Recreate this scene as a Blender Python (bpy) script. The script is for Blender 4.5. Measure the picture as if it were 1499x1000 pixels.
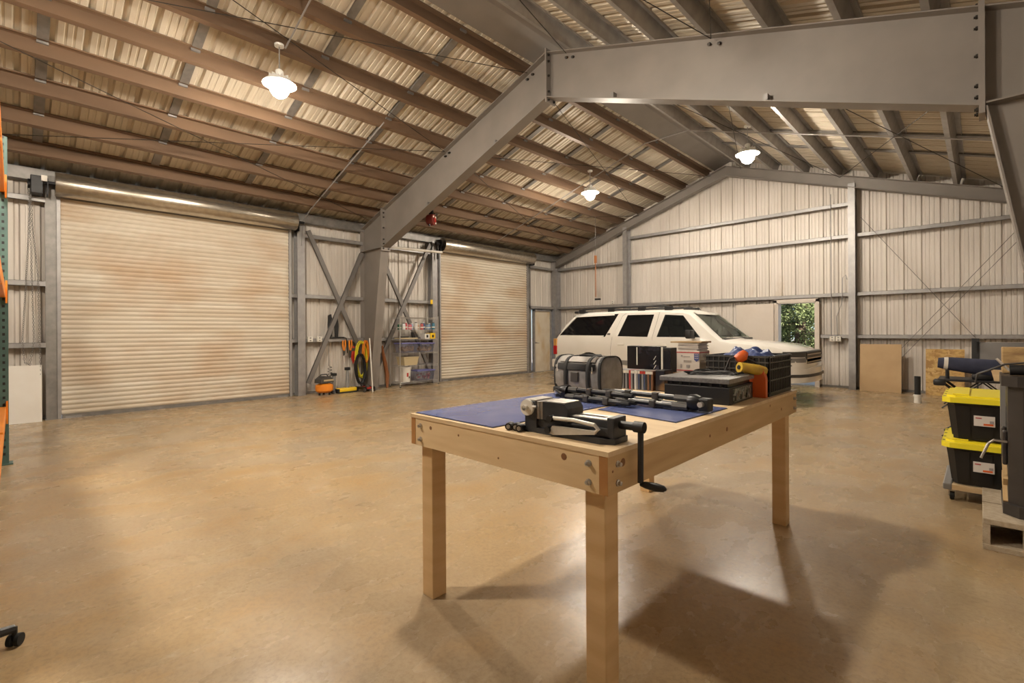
import bpy, bmesh, math, random
from mathutils import Vector, Matrix
random.seed(7)
for o in list(bpy.data.objects): bpy.data.objects.remove(o, do_unlink=True)
SC = bpy.context.scene
COL = SC.collection

# ---------------------------------------------------------------- camera
FPX, PPY, ROLL, YAW, CAMH = 707.1, 485.57, math.atan2(8.6, 1415), math.radians(44.11), 1.385
cam_d = bpy.data.cameras.new('camera'); cam = bpy.data.objects.new('camera', cam_d); COL.objects.link(cam)
cam_d.sensor_fit = 'HORIZONTAL'; cam_d.sensor_width = 36.0
cam_d.lens = FPX / 1499 * 36.0
cam_d.shift_y = -(500 - PPY) / 1499
cam_d.clip_start = 0.05; cam_d.clip_end = 300
cam.matrix_world = (Matrix.Translation((0, 0, CAMH)) @ Matrix.Rotation(YAW, 4, 'Z') @
                    Matrix.Rotation(math.pi / 2, 4, 'X') @ Matrix.Rotation(-ROLL, 4, 'Z'))
SC.camera = cam

# ---------------------------------------------------------------- light
world = bpy.data.worlds.new('sky'); SC.world = world; world.use_nodes = True
wn = world.node_tree.nodes; wl = world.node_tree.links
sky = wn.new('ShaderNodeTexSky'); sky.sky_type = 'HOSEK_WILKIE'; sky.turbidity = 2.6
SUN_DIR = Vector((0.72, -0.38, 0.62)).normalized()
sky.sun_direction = SUN_DIR
wl.new(sky.outputs[0], wn['Background'].inputs[0]); wn['Background'].inputs[1].default_value = 5.0
sun_d = bpy.data.lights.new('sun', 'SUN'); sun_d.energy = 12.0; sun_d.angle = 0.01; sun_d.color = (1, .95, .86)
sun = bpy.data.objects.new('sun', sun_d); COL.objects.link(sun)
sun.rotation_euler = (-SUN_DIR).to_track_quat('-Z', 'Y').to_euler()
LAMP_STRENGTH = 560.0
LAMP_COLOR = (1.0, .89, .74)
vs = SC.view_settings
vs.view_transform = 'Standard'; vs.look = 'None'; vs.gamma = 1.0; vs.use_curve_mapping = False
vs.exposure = 0.22

# ---------------------------------------------------------------- materials
def nmat(name):
    m = bpy.data.materials.new(name); m.use_nodes = True
    nt = m.node_tree; b = nt.nodes['Principled BSDF']
    return m, nt, b
def plain(name, c, rough=.5, metal=0, spec=.5, coat=0):
    m, nt, b = nmat(name)
    b.inputs['Base Color'].default_value = (*c, 1); b.inputs['Roughness'].default_value = rough
    b.inputs['Metallic'].default_value = metal; b.inputs['Specular IOR Level'].default_value = spec
    b.inputs['Coat Weight'].default_value = coat
    return m
def noisy(name, c1, c2, scale=8, rough=.6, metal=0, detail=4, stretch=(1, 1, 1), bump=0, bscale=40, lo=.35, hi=.65, extra=None, rvar=0, world=False):
    """object-space noise between two colours, with optional third stain colour and fine bump"""
    m, nt, b = nmat(name); N = nt.nodes; L = nt.links
    if world: tco = N.new('ShaderNodeNewGeometry').outputs['Position']
    else: tco = N.new('ShaderNodeTexCoord').outputs['Object']
    mp = N.new('ShaderNodeMapping'); mp.inputs['Scale'].default_value = stretch
    L.new(tco, mp.inputs[0])
    no = N.new('ShaderNodeTexNoise'); no.inputs['Scale'].default_value = scale; no.inputs['Detail'].default_value = detail
    L.new(mp.outputs[0], no.inputs['Vector'])
    mr = N.new('ShaderNodeMapRange'); mr.inputs[1].default_value = lo; mr.inputs[2].default_value = hi
    L.new(no.outputs[0], mr.inputs[0])
    mx = N.new('ShaderNodeMix'); mx.data_type = 'RGBA'
    mx.inputs[6].default_value = (*c1, 1); mx.inputs[7].default_value = (*c2, 1)
    L.new(mr.outputs[0], mx.inputs[0])
    out = mx.outputs[2]
    if extra:
        c3, sc3, lo3, hi3, st3 = extra
        mp3 = N.new('ShaderNodeMapping'); mp3.inputs['Scale'].default_value = st3; L.new(tco, mp3.inputs[0])
        n3 = N.new('ShaderNodeTexNoise'); n3.inputs['Scale'].default_value = sc3; n3.inputs['Detail'].default_value = 5
        L.new(mp3.outputs[0], n3.inputs['Vector'])
        r3 = N.new('ShaderNodeMapRange'); r3.inputs[1].default_value = lo3; r3.inputs[2].default_value = hi3; L.new(n3.outputs[0], r3.inputs[0])
        m3 = N.new('ShaderNodeMix'); m3.data_type = 'RGBA'; m3.inputs[7].default_value = (*c3, 1)
        L.new(out, m3.inputs[6]); L.new(r3.outputs[0], m3.inputs[0]); out = m3.outputs[2]
    L.new(out, b.inputs['Base Color'])
    b.inputs['Roughness'].default_value = rough; b.inputs['Metallic'].default_value = metal
    if rvar:
        rr = N.new('ShaderNodeMapRange'); rr.inputs[3].default_value = rough - rvar; rr.inputs[4].default_value = rough + rvar
        L.new(no.outputs[0], rr.inputs[0]); L.new(rr.outputs[0], b.inputs['Roughness'])
    if bump:
        nb = N.new('ShaderNodeTexNoise'); nb.inputs['Scale'].default_value = bscale; nb.inputs['Detail'].default_value = 4
        L.new(mp.outputs[0], nb.inputs['Vector'])
        bp = N.new('ShaderNodeBump'); bp.inputs['Strength'].default_value = bump; bp.inputs['Distance'].default_value = .01
        L.new(nb.outputs[0], bp.inputs['Height']); L.new(bp.outputs[0], b.inputs['Normal'])
    return m
def glassy(name, c, rough=.05, trans=.9, ior=1.1):
    m, nt, b = nmat(name)
    b.inputs['Base Color'].default_value = (*c, 1); b.inputs['Roughness'].default_value = rough
    b.inputs['Transmission Weight'].default_value = trans; b.inputs['IOR'].default_value = ior
    return m
def emit(name, c, s):
    m, nt, b = nmat(name)
    b.inputs['Base Color'].default_value = (*c, 1); b.inputs['Emission Color'].default_value = (*c, 1)
    b.inputs['Emission Strength'].default_value = s
    return m

def floor_mat():
    m, nt, b = nmat('stained_concrete'); N = nt.nodes; L = nt.links
    tc = N.new('ShaderNodeTexCoord')
    def noise(scale, detail=5, st=(1, 1, 1), rough=.55):
        mp = N.new('ShaderNodeMapping'); mp.inputs['Scale'].default_value = st; L.new(tc.outputs['Object'], mp.inputs[0])
        n = N.new('ShaderNodeTexNoise'); n.inputs['Scale'].default_value = scale; n.inputs['Detail'].default_value = detail
        n.inputs['Roughness'].default_value = rough; L.new(mp.outputs[0], n.inputs['Vector']); return n.outputs[0]
    def rng(s, a, c, x=0, y=1):
        r = N.new('ShaderNodeMapRange'); r.inputs[1].default_value = a; r.inputs[2].default_value = c
        r.inputs[3].default_value = x; r.inputs[4].default_value = y; L.new(s, r.inputs[0]); return r.outputs[0]
    def mix(a, col, f):
        x = N.new('ShaderNodeMix'); x.data_type = 'RGBA'
        if isinstance(a, tuple): x.inputs[6].default_value = (*a, 1)
        else: L.new(a, x.inputs[6])
        x.inputs[7].default_value = (*col, 1); L.new(f, x.inputs[0]); return x.outputs[2]
    big = noise(.55, 6); mid = noise(2.6, 7, (1, .6, 1)); fine = noise(38, 6, (1, 1, 1), .7); scr = noise(8.5, 9, (1, .4, 1), .75)
    c = mix((.42, .295, .155), (.40, .31, .20), rng(big, .40, .60))
    c = mix(c, (.41, .265, .115), rng(mid, .50, .70, 0, .75))
    c = mix(c, (.25, .18, .11), rng(fine, .45, .68, 0, .65))
    blot = noise(1.15, 8, (1, 1, 1), .7); c = mix(c, (.29, .205, .12), rng(blot, .52, .72, 0, .75)); c = mix(c, (.52, .42, .28), rng(blot, .47, .30, 0, .55))
    c = mix(c, (.60, .52, .40), rng(scr, .58, .86, 0, .8))
    sp = noise(75, 2); c = mix(c, (.62, .55, .43), rng(sp, .755, .80, 0, .8))
    L.new(c, b.inputs['Base Color'])
    L.new(rng(mid, .3, .7, .17, .38), b.inputs['Roughness'])
    bp = N.new('ShaderNodeBump'); bp.inputs['Strength'].default_value = .12; bp.inputs['Distance'].default_value = .01
    L.new(scr, bp.inputs['Height']); L.new(bp.outputs[0], b.inputs['Normal'])
    return m
def slat_mat():
    """cream roll-up curtain with red dust gathered in the lower slats and at one side (world-shaped dirt)"""
    return noisy('dusty_cream_slat', (.64, .58, .48), (.55, .47, .36), 3, .5, 0, 6, (1, .25, 2.2), .05, 30,
                 extra=((.42, .25, .12), 1.1, .46, .80, (1, .55, .9)), world=True)
def wood(name, c1, c2, ax=(1, 12, 12), rough=.55):
    return noisy(name, c1, c2, 2.2, rough, 0, 6, ax, .06, 30, .3, .7)

M = {}
M['floor'] = floor_mat()
M['sheet'] = noisy('galvalume_wall_sheet', (.66, .61, .555), (.59, .54, .485), 2.0, .5, .15, 6, (1, 1, .3), .03, 30,
                   extra=((.42, .29, .16), 1.3, .66, .85, (1, 1, .45)))
M['roof'] = noisy('roof_sheet', (.58, .52, .42), (.52, .45, .35), 1.5, .5, .2, 5)
M['galv'] = noisy('galvanized_steel', (.37, .355, .35), (.31, .30, .295), 9, .45, .5, 5)
M['galv_d'] = noisy('dark_galvanized_steel', (.27, .255, .24), (.21, .20, .19), 9, .5, .6, 5)
M['purlin'] = noisy('galvanized_purlin', (.40, .38, .36), (.32, .30, .28), 6, .45, .6, 5)
M['bounce_brown'] = noisy('bounce_tinted_purlin', (.175, .108, .066), (.15, .095, .06), 3, .5, .2, 5, (1, .3, 1))  # warm floor bounce on the left-slope purlins put into their base colour
M['frame'] = noisy('grey_frame_paint', (.235, .208, .185), (.205, .182, .162), 2, .5, .1, 4)
M['bolt'] = plain('dark_bolt', (.04, .035, .03), .5, .6)
M['slat'] = slat_mat()
M['hood'] = noisy('galvanized_roll', (.55, .50, .42), (.45, .40, .33), 14, .27, .9, 4)
M['black'] = plain('black_plastic', (.012, .012, .013), .45)
M['blackm'] = plain('black_metal', (.018, .018, .02), .35, .5)
M['white'] = noisy('white_paint', (.72, .69, .63), (.66, .62, .55), 4, .5)
M['door'] = noisy('dusty_door_paint', (.66, .59, .47), (.60, .51, .38), 3, .5, 0, 6, extra=((.50, .33, .14), 2.2, .5, .75, (1, 1, .5)))
M['leaf'] = noisy('door_leaf_paint', (.64, .57, .50), (.60, .53, .46), 3, .5)
M['pine'] = wood('pine_lumber', (.66, .46, .24), (.55, .36, .17), (1, 1, 9))
M['pine_x'] = wood('pine_board', (.76, .58, .35), (.64, .46, .25), (1.2, 9, 9))
M['pine_y'] = wood('pine_board_long', (.58, .40, .20), (.46, .30, .14), (9, .8, 9))
M['endgrain'] = wood('pine_end_grain', (.44, .22, .07), (.36, .16, .05), (6, 6, 6))
M['ply'] = wood('plywood_top', (.68, .52, .32), (.58, .42, .24), (1.2, 9, 9))
M['knot'] = plain('wood_knot', (.22, .10, .04), .6)
M['mat'] = noisy('blue_glossy_mat', (.09, .125, .31), (.15, .18, .36), 3, .2, 0, 4)
M['rubber'] = plain('rubber', (.01, .01, .01), .75)
M['chrome'] = plain('chrome', (.66, .65, .63), .3, .8)
M['bright'] = noisy('machined_steel', (.66, .63, .58), (.52, .49, .45), 18, .38, .35, 4)
M['steel'] = noisy('worn_steel', (.50, .48, .45), (.38, .36, .34), 30, .32, .9, 4)

# ---------------------------------------------------------------- mesh helpers
class MB:
    def __init__(s): s.v = []; s.f = []
    def add(s, vs, fs):
        n = len(s.v); s.v += [tuple(v) for v in vs]; s.f += [tuple(i + n for i in f) for f in fs]; return s
    def box(s, x0, x1, y0, y1, z0, z1, mtx=None, bev=0):
        if bev:
            bm = bmesh.new(); bmesh.ops.create_cube(bm, size=1)
            for v in bm.verts: v.co = Vector(((x0 + x1) / 2 + v.co.x * (x1 - x0), (y0 + y1) / 2 + v.co.y * (y1 - y0), (z0 + z1) / 2 + v.co.z * (z1 - z0)))
            bmesh.ops.bevel(bm, geom=bm.edges[:], offset=bev, segments=2, affect='EDGES', profile=.5)
            bm.verts.index_update()
            vs = [v.co.copy() for v in bm.verts]; fs = [[v.index for v in f.verts] for f in bm.faces]; bm.free()
        else:
            vs = [Vector(p) for p in ((x0, y0, z0), (x1, y0, z0), (x1, y1, z0), (x0, y1, z0), (x0, y0, z1), (x1, y0, z1), (x1, y1, z1), (x0, y1, z1))]
            fs = [(0, 3, 2, 1), (4, 5, 6, 7), (0, 1, 5, 4), (1, 2, 6, 5), (2, 3, 7, 6), (3, 0, 4, 7)]
        if mtx: vs = [mtx @ v for v in vs]
        return s.add(vs, fs)
    def prism(s, pts, a, b, axis='y'):
        """2D outline extruded along an axis. pts are (u,v): axis y -> (x,z); x -> (y,z); z -> (x,y)"""
        n = len(pts)
        def P(p, t): return {'y': (p[0], t, p[1]), 'x': (t, p[0], p[1]), 'z': (p[0], p[1], t)}[axis]
        vs = [P(p, a) for p in pts] + [P(p, b) for p in pts]
        fs = [tuple(range(n)), tuple(range(2 * n - 1, n - 1, -1))] + [(i, i + n, (i + 1) % n + n, (i + 1) % n) for i in range(n)]
        return s.add(vs, fs)
    def tube(s, pts, r, n=8, cap=True):
        pts = [Vector(p) for p in pts]; rr = r if isinstance(r, (list, tuple)) else [r] * len(pts)
        base = len(s.v); rings = []
        up = None
        for i, p in enumerate(pts):
            d = (pts[min(i + 1, len(pts) - 1)] - pts[max(i - 1, 0)])
            d = d.normalized() if d.length > 1e-9 else Vector((0, 0, 1))
            if up is None:
                up = Vector((0, 0, 1)) if abs(d.z) < .9 else Vector((1, 0, 0))
            a = d.cross(up)
            if a.length < 1e-5: a = d.cross(Vector((0, 1, 0)))
            a.normalize(); b = a.cross(d).normalized(); up = b
            for k in range(n):
                t = 2 * math.pi * k / n
                s.v.append(tuple(p + (a * math.cos(t) + b * math.sin(t)) * rr[i]))
        for i in range(len(pts) - 1):
            for k in range(n):
                q = base + i * n; k2 = (k + 1) % n
                s.f.append((q + k, q + k2, q + n + k2, q + n + k))
        if cap:
            s.f.append(tuple(base + k for k in range(n - 1, -1, -1)))
            e = base + (len(pts) - 1) * n; s.f.append(tuple(e + k for k in range(n)))
        return s
    def lathe(s, prof, c=(0, 0, 0), axis='z', n=20):
        """profile (r, h) revolved round an axis through c"""
        base = len(s.v); c = Vector(c)
        for r, h in prof:
            for k in range(n):
                t = 2 * math.pi * k / n; a, b = r * math.cos(t), r * math.sin(t)
                s.v.append(tuple(c + Vector({'z': (a, b, h), 'x': (h, a, b), 'y': (b, h, a)}[axis])))
        for i in range(len(prof) - 1):
            for k in range(n):
                q = base + i * n; k2 = (k + 1) % n
                s.f.append((q + k, q + k2, q + n + k2, q + n + k))
        s.f.append(tuple(base + k for k in range(n - 1, -1, -1)))
        e = base + (len(prof) - 1) * n; s.f.append(tuple(e + k for k in range(n)))
        return s
    def xform(s, m):
        s.v = [tuple(m @ Vector(v)) for v in s.v]; return s
    def mesh(s, name, mat, smooth=None):
        me = bpy.data.meshes.new(name); me.from_pydata(s.v, [], s.f); me.update()
        bm = bmesh.new(); bm.from_mesh(me); bmesh.ops.recalc_face_normals(bm, faces=bm.faces); bm.to_mesh(me); bm.free()
        if mat is not None: me.materials.append(M[mat] if isinstance(mat, str) else mat)
        if smooth:
            for p in me.polygons: p.use_smooth = True
            me.set_sharp_from_angle(angle=math.radians(smooth if smooth is not True else 40))
        return me
    def build(s, name, mat, parent=None, smooth=None, label=None):
        o = bpy.data.objects.new(name, s.mesh(name, mat, smooth)); COL.objects.link(o)
        if parent: o.parent = parent
        if label: o['label'] = label
        return o
def inst(name, me, parent=None, loc=(0, 0, 0), rot=(0, 0, 0), scale=(1, 1, 1)):
    o = bpy.data.objects.new(name, me); COL.objects.link(o); o.parent = parent
    o.location = loc; o.rotation_euler = rot; o.scale = scale; return o
def tag(o, label, cat, group=None):
    o['label'] = label; o['category'] = cat
    if group: o['group'] = group
    return o
def thing(name, label, cat, loc=(0, 0, 0), rz=0, group=None):
    o = bpy.data.objects.new(name, None); COL.objects.link(o); o.empty_display_size = .1
    o.location = loc; o.rotation_euler = (0, 0, rz); return tag(o, label, cat, group)
def struct(o, label=None):
    o['kind'] = 'structure'
    if label: o['label'] = label
    return o
def sempty(name, label):
    o = bpy.data.objects.new(name, None); COL.objects.link(o); return struct(o, label)
def copy_thing(root, loc, rz=None, label=None, group=None):
    r = root.copy(); COL.objects.link(r); r.location = loc
    if rz is not None: r.rotation_euler = (0, 0, rz)
    if label: r['label'] = label
    if group: r['group'] = group
    for ch in list(root.children):
        c = ch.copy(); COL.objects.link(c); c.parent = r
        for g in list(ch.children):
            d = g.copy(); COL.objects.link(d); d.parent = c
    return r
def rot(ax, deg, at=(0, 0, 0)):
    at = Vector(at); return Matrix.Translation(at) @ Matrix.Rotation(math.radians(deg), 4, ax) @ Matrix.Translation(-at)
def bolt_mesh(r=.014, h=.012):
    return MB().lathe([(r, 0), (r, h), (r * .6, h), (r * .6, h * 1.7)], n=6).mesh('bolt', 'bolt')

# ---------------------------------------------------------------- shell
RX, ZR, SL = -4.93, 5.83, .325          # ridge x, rafter top at ridge, roof slope
XL, XR, YB, YN = -11.02, 1.16, 13.74, -9.0
PD = .20                                # purlin depth
def zt(x): return ZR - SL * abs(x - RX)
NRM = math.sqrt(1 + SL * SL)
floor = MB().box(XL - .12, XR + .12, YN - .12, YB + .12, -.2, 0).build('floor', 'floor'); struct(floor, 'dusty tan stained concrete slab floor')
M['ground'] = noisy('pale_drive', (.50, .48, .45), (.40, .38, .35), 2, .8, 0, 5)
ground = MB().box(-70, 60, -60, 90, -.3, -.06).build('ground', 'ground'); struct(ground, 'pale gravel yard outside the open door')
PER = .305
PRF = [(0, 0), (.02, .034), (.06, .034), (.08, 0), (.135, 0), (.142, .007), (.162, .007), (.169, 0), (.215, 0), (.222, .007), (.242, .007), (.249, 0)]
def profile(t0, t1):
    out = []; k = math.floor(t0 / PER) - 1
    pts = []
    while k * PER < t1 + PER:
        pts += [(k * PER + a, d) for a, d in PRF]; k += 1
    def at(t):
        for (a, d), (b, e) in zip(pts, pts[1:]):
            if a <= t <= b: return d + (e - d) * (t - a) / (b - a + 1e-9)
        return 0
    out = [(t0, at(t0))] + [p for p in pts if t0 + 1e-4 < p[0] < t1 - 1e-4] + [(t1, at(t1))]
    return out
def sheet(parent, t0, t1, P, z0, z1, mat='sheet', name='wall_panel'):
    pr = profile(t0, t1); n = len(pr)
    zf = z1 if callable(z1) else (lambda t: z1)
    vs = [P(t, d, z0) for t, d in pr] + [P(t, d, zf(t)) for t, d in pr]
    return MB().add(vs, [(i, i + 1, n + i + 1, n + i) for i in range(n - 1)]).build(name, mat, parent)
def splits(a, b, cuts, step=.915):
    xs = [a]; t = a
    marks = sorted([c for c in cuts if a < c < b] + [b])
    for m in marks:
        while m - xs[-1] > step * 1.35: xs.append(xs[-1] + step)
        xs.append(m)
    return list(zip(xs, xs[1:]))
EAVE = zt(XL) + PD * NRM
D1, D2, D3 = (.53, 4.20), (8.30, 11.92), (12.33, 13.27)
DH, MDH = 3.66, 2.13
wall_left = sempty('wall_left', 'ribbed metal side wall with two roll-up doors')
for a, b in splits(YN, YB, [*D1, *D2, *D3]):
    m = (a + b) / 2; z0 = 0
    if D1[0] < m < D1[1] or D2[0] < m < D2[1]: z0 = DH
    elif D3[0] < m < D3[1]: z0 = MDH
    sheet(wall_left, a, b, lambda t, d, z: (XL - d, t, z), z0, EAVE)
wall_right = sempty('wall_right', 'ribbed metal side wall')
for a, b in splits(YN, YB, []): sheet(wall_right, a, b, lambda t, d, z: (XR + d, t, z), 0, EAVE)
BD = (-3.74, -2.84); BDH = 2.10
wall_back = sempty('wall_back', 'ribbed metal gable wall with open walk door')
wall_near = sempty('wall_near', 'ribbed metal gable wall')
zgab = lambda t: zt(t) + PD * NRM
for a, b in splits(XL, XR, [RX, *BD]):
    m = (a + b) / 2
    sheet(wall_back, a, b, lambda t, d, z: (t, YB + d, z), BDH if BD[0] < m < BD[1] else 0, zgab)
    sheet(wall_near, a, b, lambda t, d, z: (t, YN - d, z), 0, zgab)
# roof
ceiling = sempty('ceiling', 'underside of ribbed metal gable roof on steel purlins')
for a, b in splits(YN - .1, YB + .1, []):
    pr = profile(a, b); n = len(pr)
    for sg, xe in ((-1, XL - .1), (1, XR + .1)):
        f = lambda x, y, d: (x, y, zt(x) + (PD + d * 1.15) * NRM)
        vs = [f(RX, y, d) for y, d in pr] + [f(xe, y, d) for y, d in pr]
        MB().add(vs, [(i, i + 1, n + i + 1, n + i) for i in range(n - 1)]).build('roof_panel', 'roof', ceiling)
MB().prism([(RX - .42, zt(RX - .42) + PD * .9), (RX, ZR + PD * .95), (RX + .42, zt(RX + .42) + PD * .9), (RX + .42, zt(RX + .42) + PD * .97), (RX, ZR + PD * 1.02), (RX - .42, zt(RX - .42) + PD * .97)],
           YN, YB).build('ridge_cap', 'frame', ceiling)
# Z purlins
def zsec(x, sg):
    """Z section: top flange towards +x, bottom flange towards -x, sitting on the rafter line"""
    ux, uz = (1 / NRM, SL / NRM) if x < RX else (1 / NRM, -SL / NRM)      # +x along the slope
    nx, nz = -uz, ux                                                       # up, square to the sheet
    t = .006
    q = [(-.068, .02), (-.068, 0), (0, 0), (0, PD - t), (.062, PD - t), (.062, PD - .022), (.068, PD - .022), (.068, PD), (-t, PD), (-t, t), (-.062, t), (-.062, .02)]
    x0, z0 = x, zt(x)
    return [(x0 + a * ux + b * nx, z0 + a * uz + b * nz) for a, b in q]
OFFS = [.5 + .685 * k for k in range(8)]
for k, o in enumerate(OFFS):
    MB().prism(zsec(RX - o, -1), YN, YB - .02).build('purlin', 'bounce_brown', ceiling)
    MB().prism(zsec(RX + o, 1), YN, YB - .02).build('purlin', 'purlin', ceiling)
for x in (XL + .1, XR - .1):
    MB().box(x - .09, x + .09, YN, YB - .02, zt(x) - .03, zt(x) + .16).build('eave_strut', 'galv_d', ceiling)
# lapped stiffener strips running down the slope between the purlins
for y in [-1.2, .26, 1.71, 3.18, 4.65, 7.5, 8.9, 10.6, 11.75]:
    for sg in (-1, 1):
        for a, b in zip(OFFS, OFFS[1:]):
            xa, xb = RX + sg * (a + .03), RX + sg * (b - .03)
            q = [(x, zt(x) + (PD - h) * NRM) for x, h in ((xa, .005), (xb, .005), (xb, .035), (xa, .035))]
            MB().prism(q, y - .055, y + .055).build('stiffener_strip', 'galv_d', ceiling)

# ---------------------------------------------------------------- girts and gable columns (parts of the walls)
def girt(parent, axis, a, b, z, face, inward, h=.085, dep=.19):
    """C girt: web flat, flange down on the room side"""
    m = MB()
    s = inward
    if axis == 'y':
        m.box(min(face, face - s * dep), max(face, face - s * dep), a, b, z - .006, z)
        m.box(min(face, face - s * .006), max(face, face - s * .006), a, b, z - h, z)
        m.box(min(face, face - s * .03), max(face, face - s * .03), a, b, z - h, z - h + .006)
    else:
        m.box(a, b, min(face, face - s * dep), max(face, face - s * dep), z - .006, z)
        m.box(a, b, min(face, face - s * .006), max(face, face - s * .006), z - h, z)
        m.box(a, b, min(face, face - s * .03), max(face, face - s * .03), z - h, z - h + .006)
    return m.build('girt', 'galv', parent)
GL = -10.83
for z in (1.255, 2.245, 3.60):
    for a, b in ((YN, D1[0] - .17), (4.52, 5.95), (6.05, 8.0)): girt(wall_left, 'y', a, b, z, GL, 1)
for a, b in ((4.2, 4.36), ): 
    for z in (1.255, 2.245): girt(wall_left, 'y', a, b, z, GL, 1)
for a, b in ((12.0, 13.3),): 
    for z in (2.245, 3.60): girt(wall_left, 'y', a, b, z, GL, 1)
GB = 13.55
for z in (2.25, 3.61): 
    for a, b in ((-10.85, -8.1), (-7.93, -2.2), (-2.04, 1.0)): girt(wall_back, 'x', a, b, z, GB, -1)
girt(wall_back, 'x', -7.93, -2.2, 4.36, GB, -1); 
for a, b in ((-10.85, -8.1), (-7.93, BD[0] - 1.05), (BD[1] + .07, -2.2), (-2.04, 1.0)): girt(wall_back, 'x', a, b, 1.265, GB, -1)
for z in (1.26, 2.25, 3.6):
    girt(wall_right, 'y', YN, YB, z, XR - .19, -1); girt(wall_near, 'x', XL, XR, z, YN + .19, 1)
def ccol(parent, x0, x1, y0, y1, z1, axis, mat='galv', name='column'):
    """channel column, web square to the wall, two flanges"""
    m = MB(); t = .012
    if axis == 'y':      # on the back wall: flange faces -y
        m.box(x0, x1, y0, y0 + t, 0, z1); m.box(x0, x1, y1 - t, y1, 0, z1); m.box((x0 + x1) / 2 - t / 2, (x0 + x1) / 2 + t / 2, y0 + t, y1 - t, 0, z1)
    else:
        m.box(x1 - t, x1, y0, y1, 0, z1); m.box(x0, x0 + t, y0, y1, 0, z1); m.box(x0 + t, x1 - t, (y0 + y1) / 2 - t / 2, (y0 + y1) / 2 + t / 2, 0, z1)
    m.box(x0 - .015, x1 + .015, y0 - .015, y1 + .015, 0, .014)
    return m.build(name, mat, parent)
for x in (-2.185, -8.115): ccol(wall_back, x, x + .135, 13.42, 13.68, zt(x + .07) - .16, 'y')
ccol(wall_back, -10.98, -10.80, 13.36, 13.66, zt(-10.9) - .05, 'y')
ccol(wall_back, 0.80, 1.0, 13.36, 13.66, zt(.9) - .05, 'y')
for y0 in (4.34, 7.98): ccol(wall_left, -10.95, -10.75, y0, y0 + .165, zt(-10.85) - .03, 'x')
for y0, y1 in ((.36, .50), (11.97, 12.08)): ccol(wall_left, -10.97, -10.83, y0, y1, zt(-10.9) - .03, 'x', 'galv_d')
# base angle along the foot of the walls
for w, args in ((wall_left, [(XL, XL + .05, a, b, 0, .05) for a, b in ((YN, D1[0]), (D1[1], D2[0]), (D2[1], D3[0]), (D3[1], YB))]),
                (wall_back, [(a, b, YB - .05, YB, 0, .05) for a, b in ((XL, BD[0]), (BD[1], XR))])):
    for q in args: MB().box(*q).build('base_angle', 'galv_d', w)
# gable rafters at the end walls
for y0, par in ((13.38, wall_back), (YN + .1, wall_near)):
    for sg, xe in ((-1, XL + .1), (1, XR - .1)):
        for d0, d1, w in ((0, .012, .10), (.25, .262, .10), (.012, .25, .008)):
            q = [(RX, ZR - d0), (xe, zt(xe) - d0), (xe, zt(xe) - d1), (RX, ZR - d1)]
            MB().prism(q, y0 + .1 - w, y0 + .1 + w).build('gable_rafter', 'frame', par)

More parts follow.
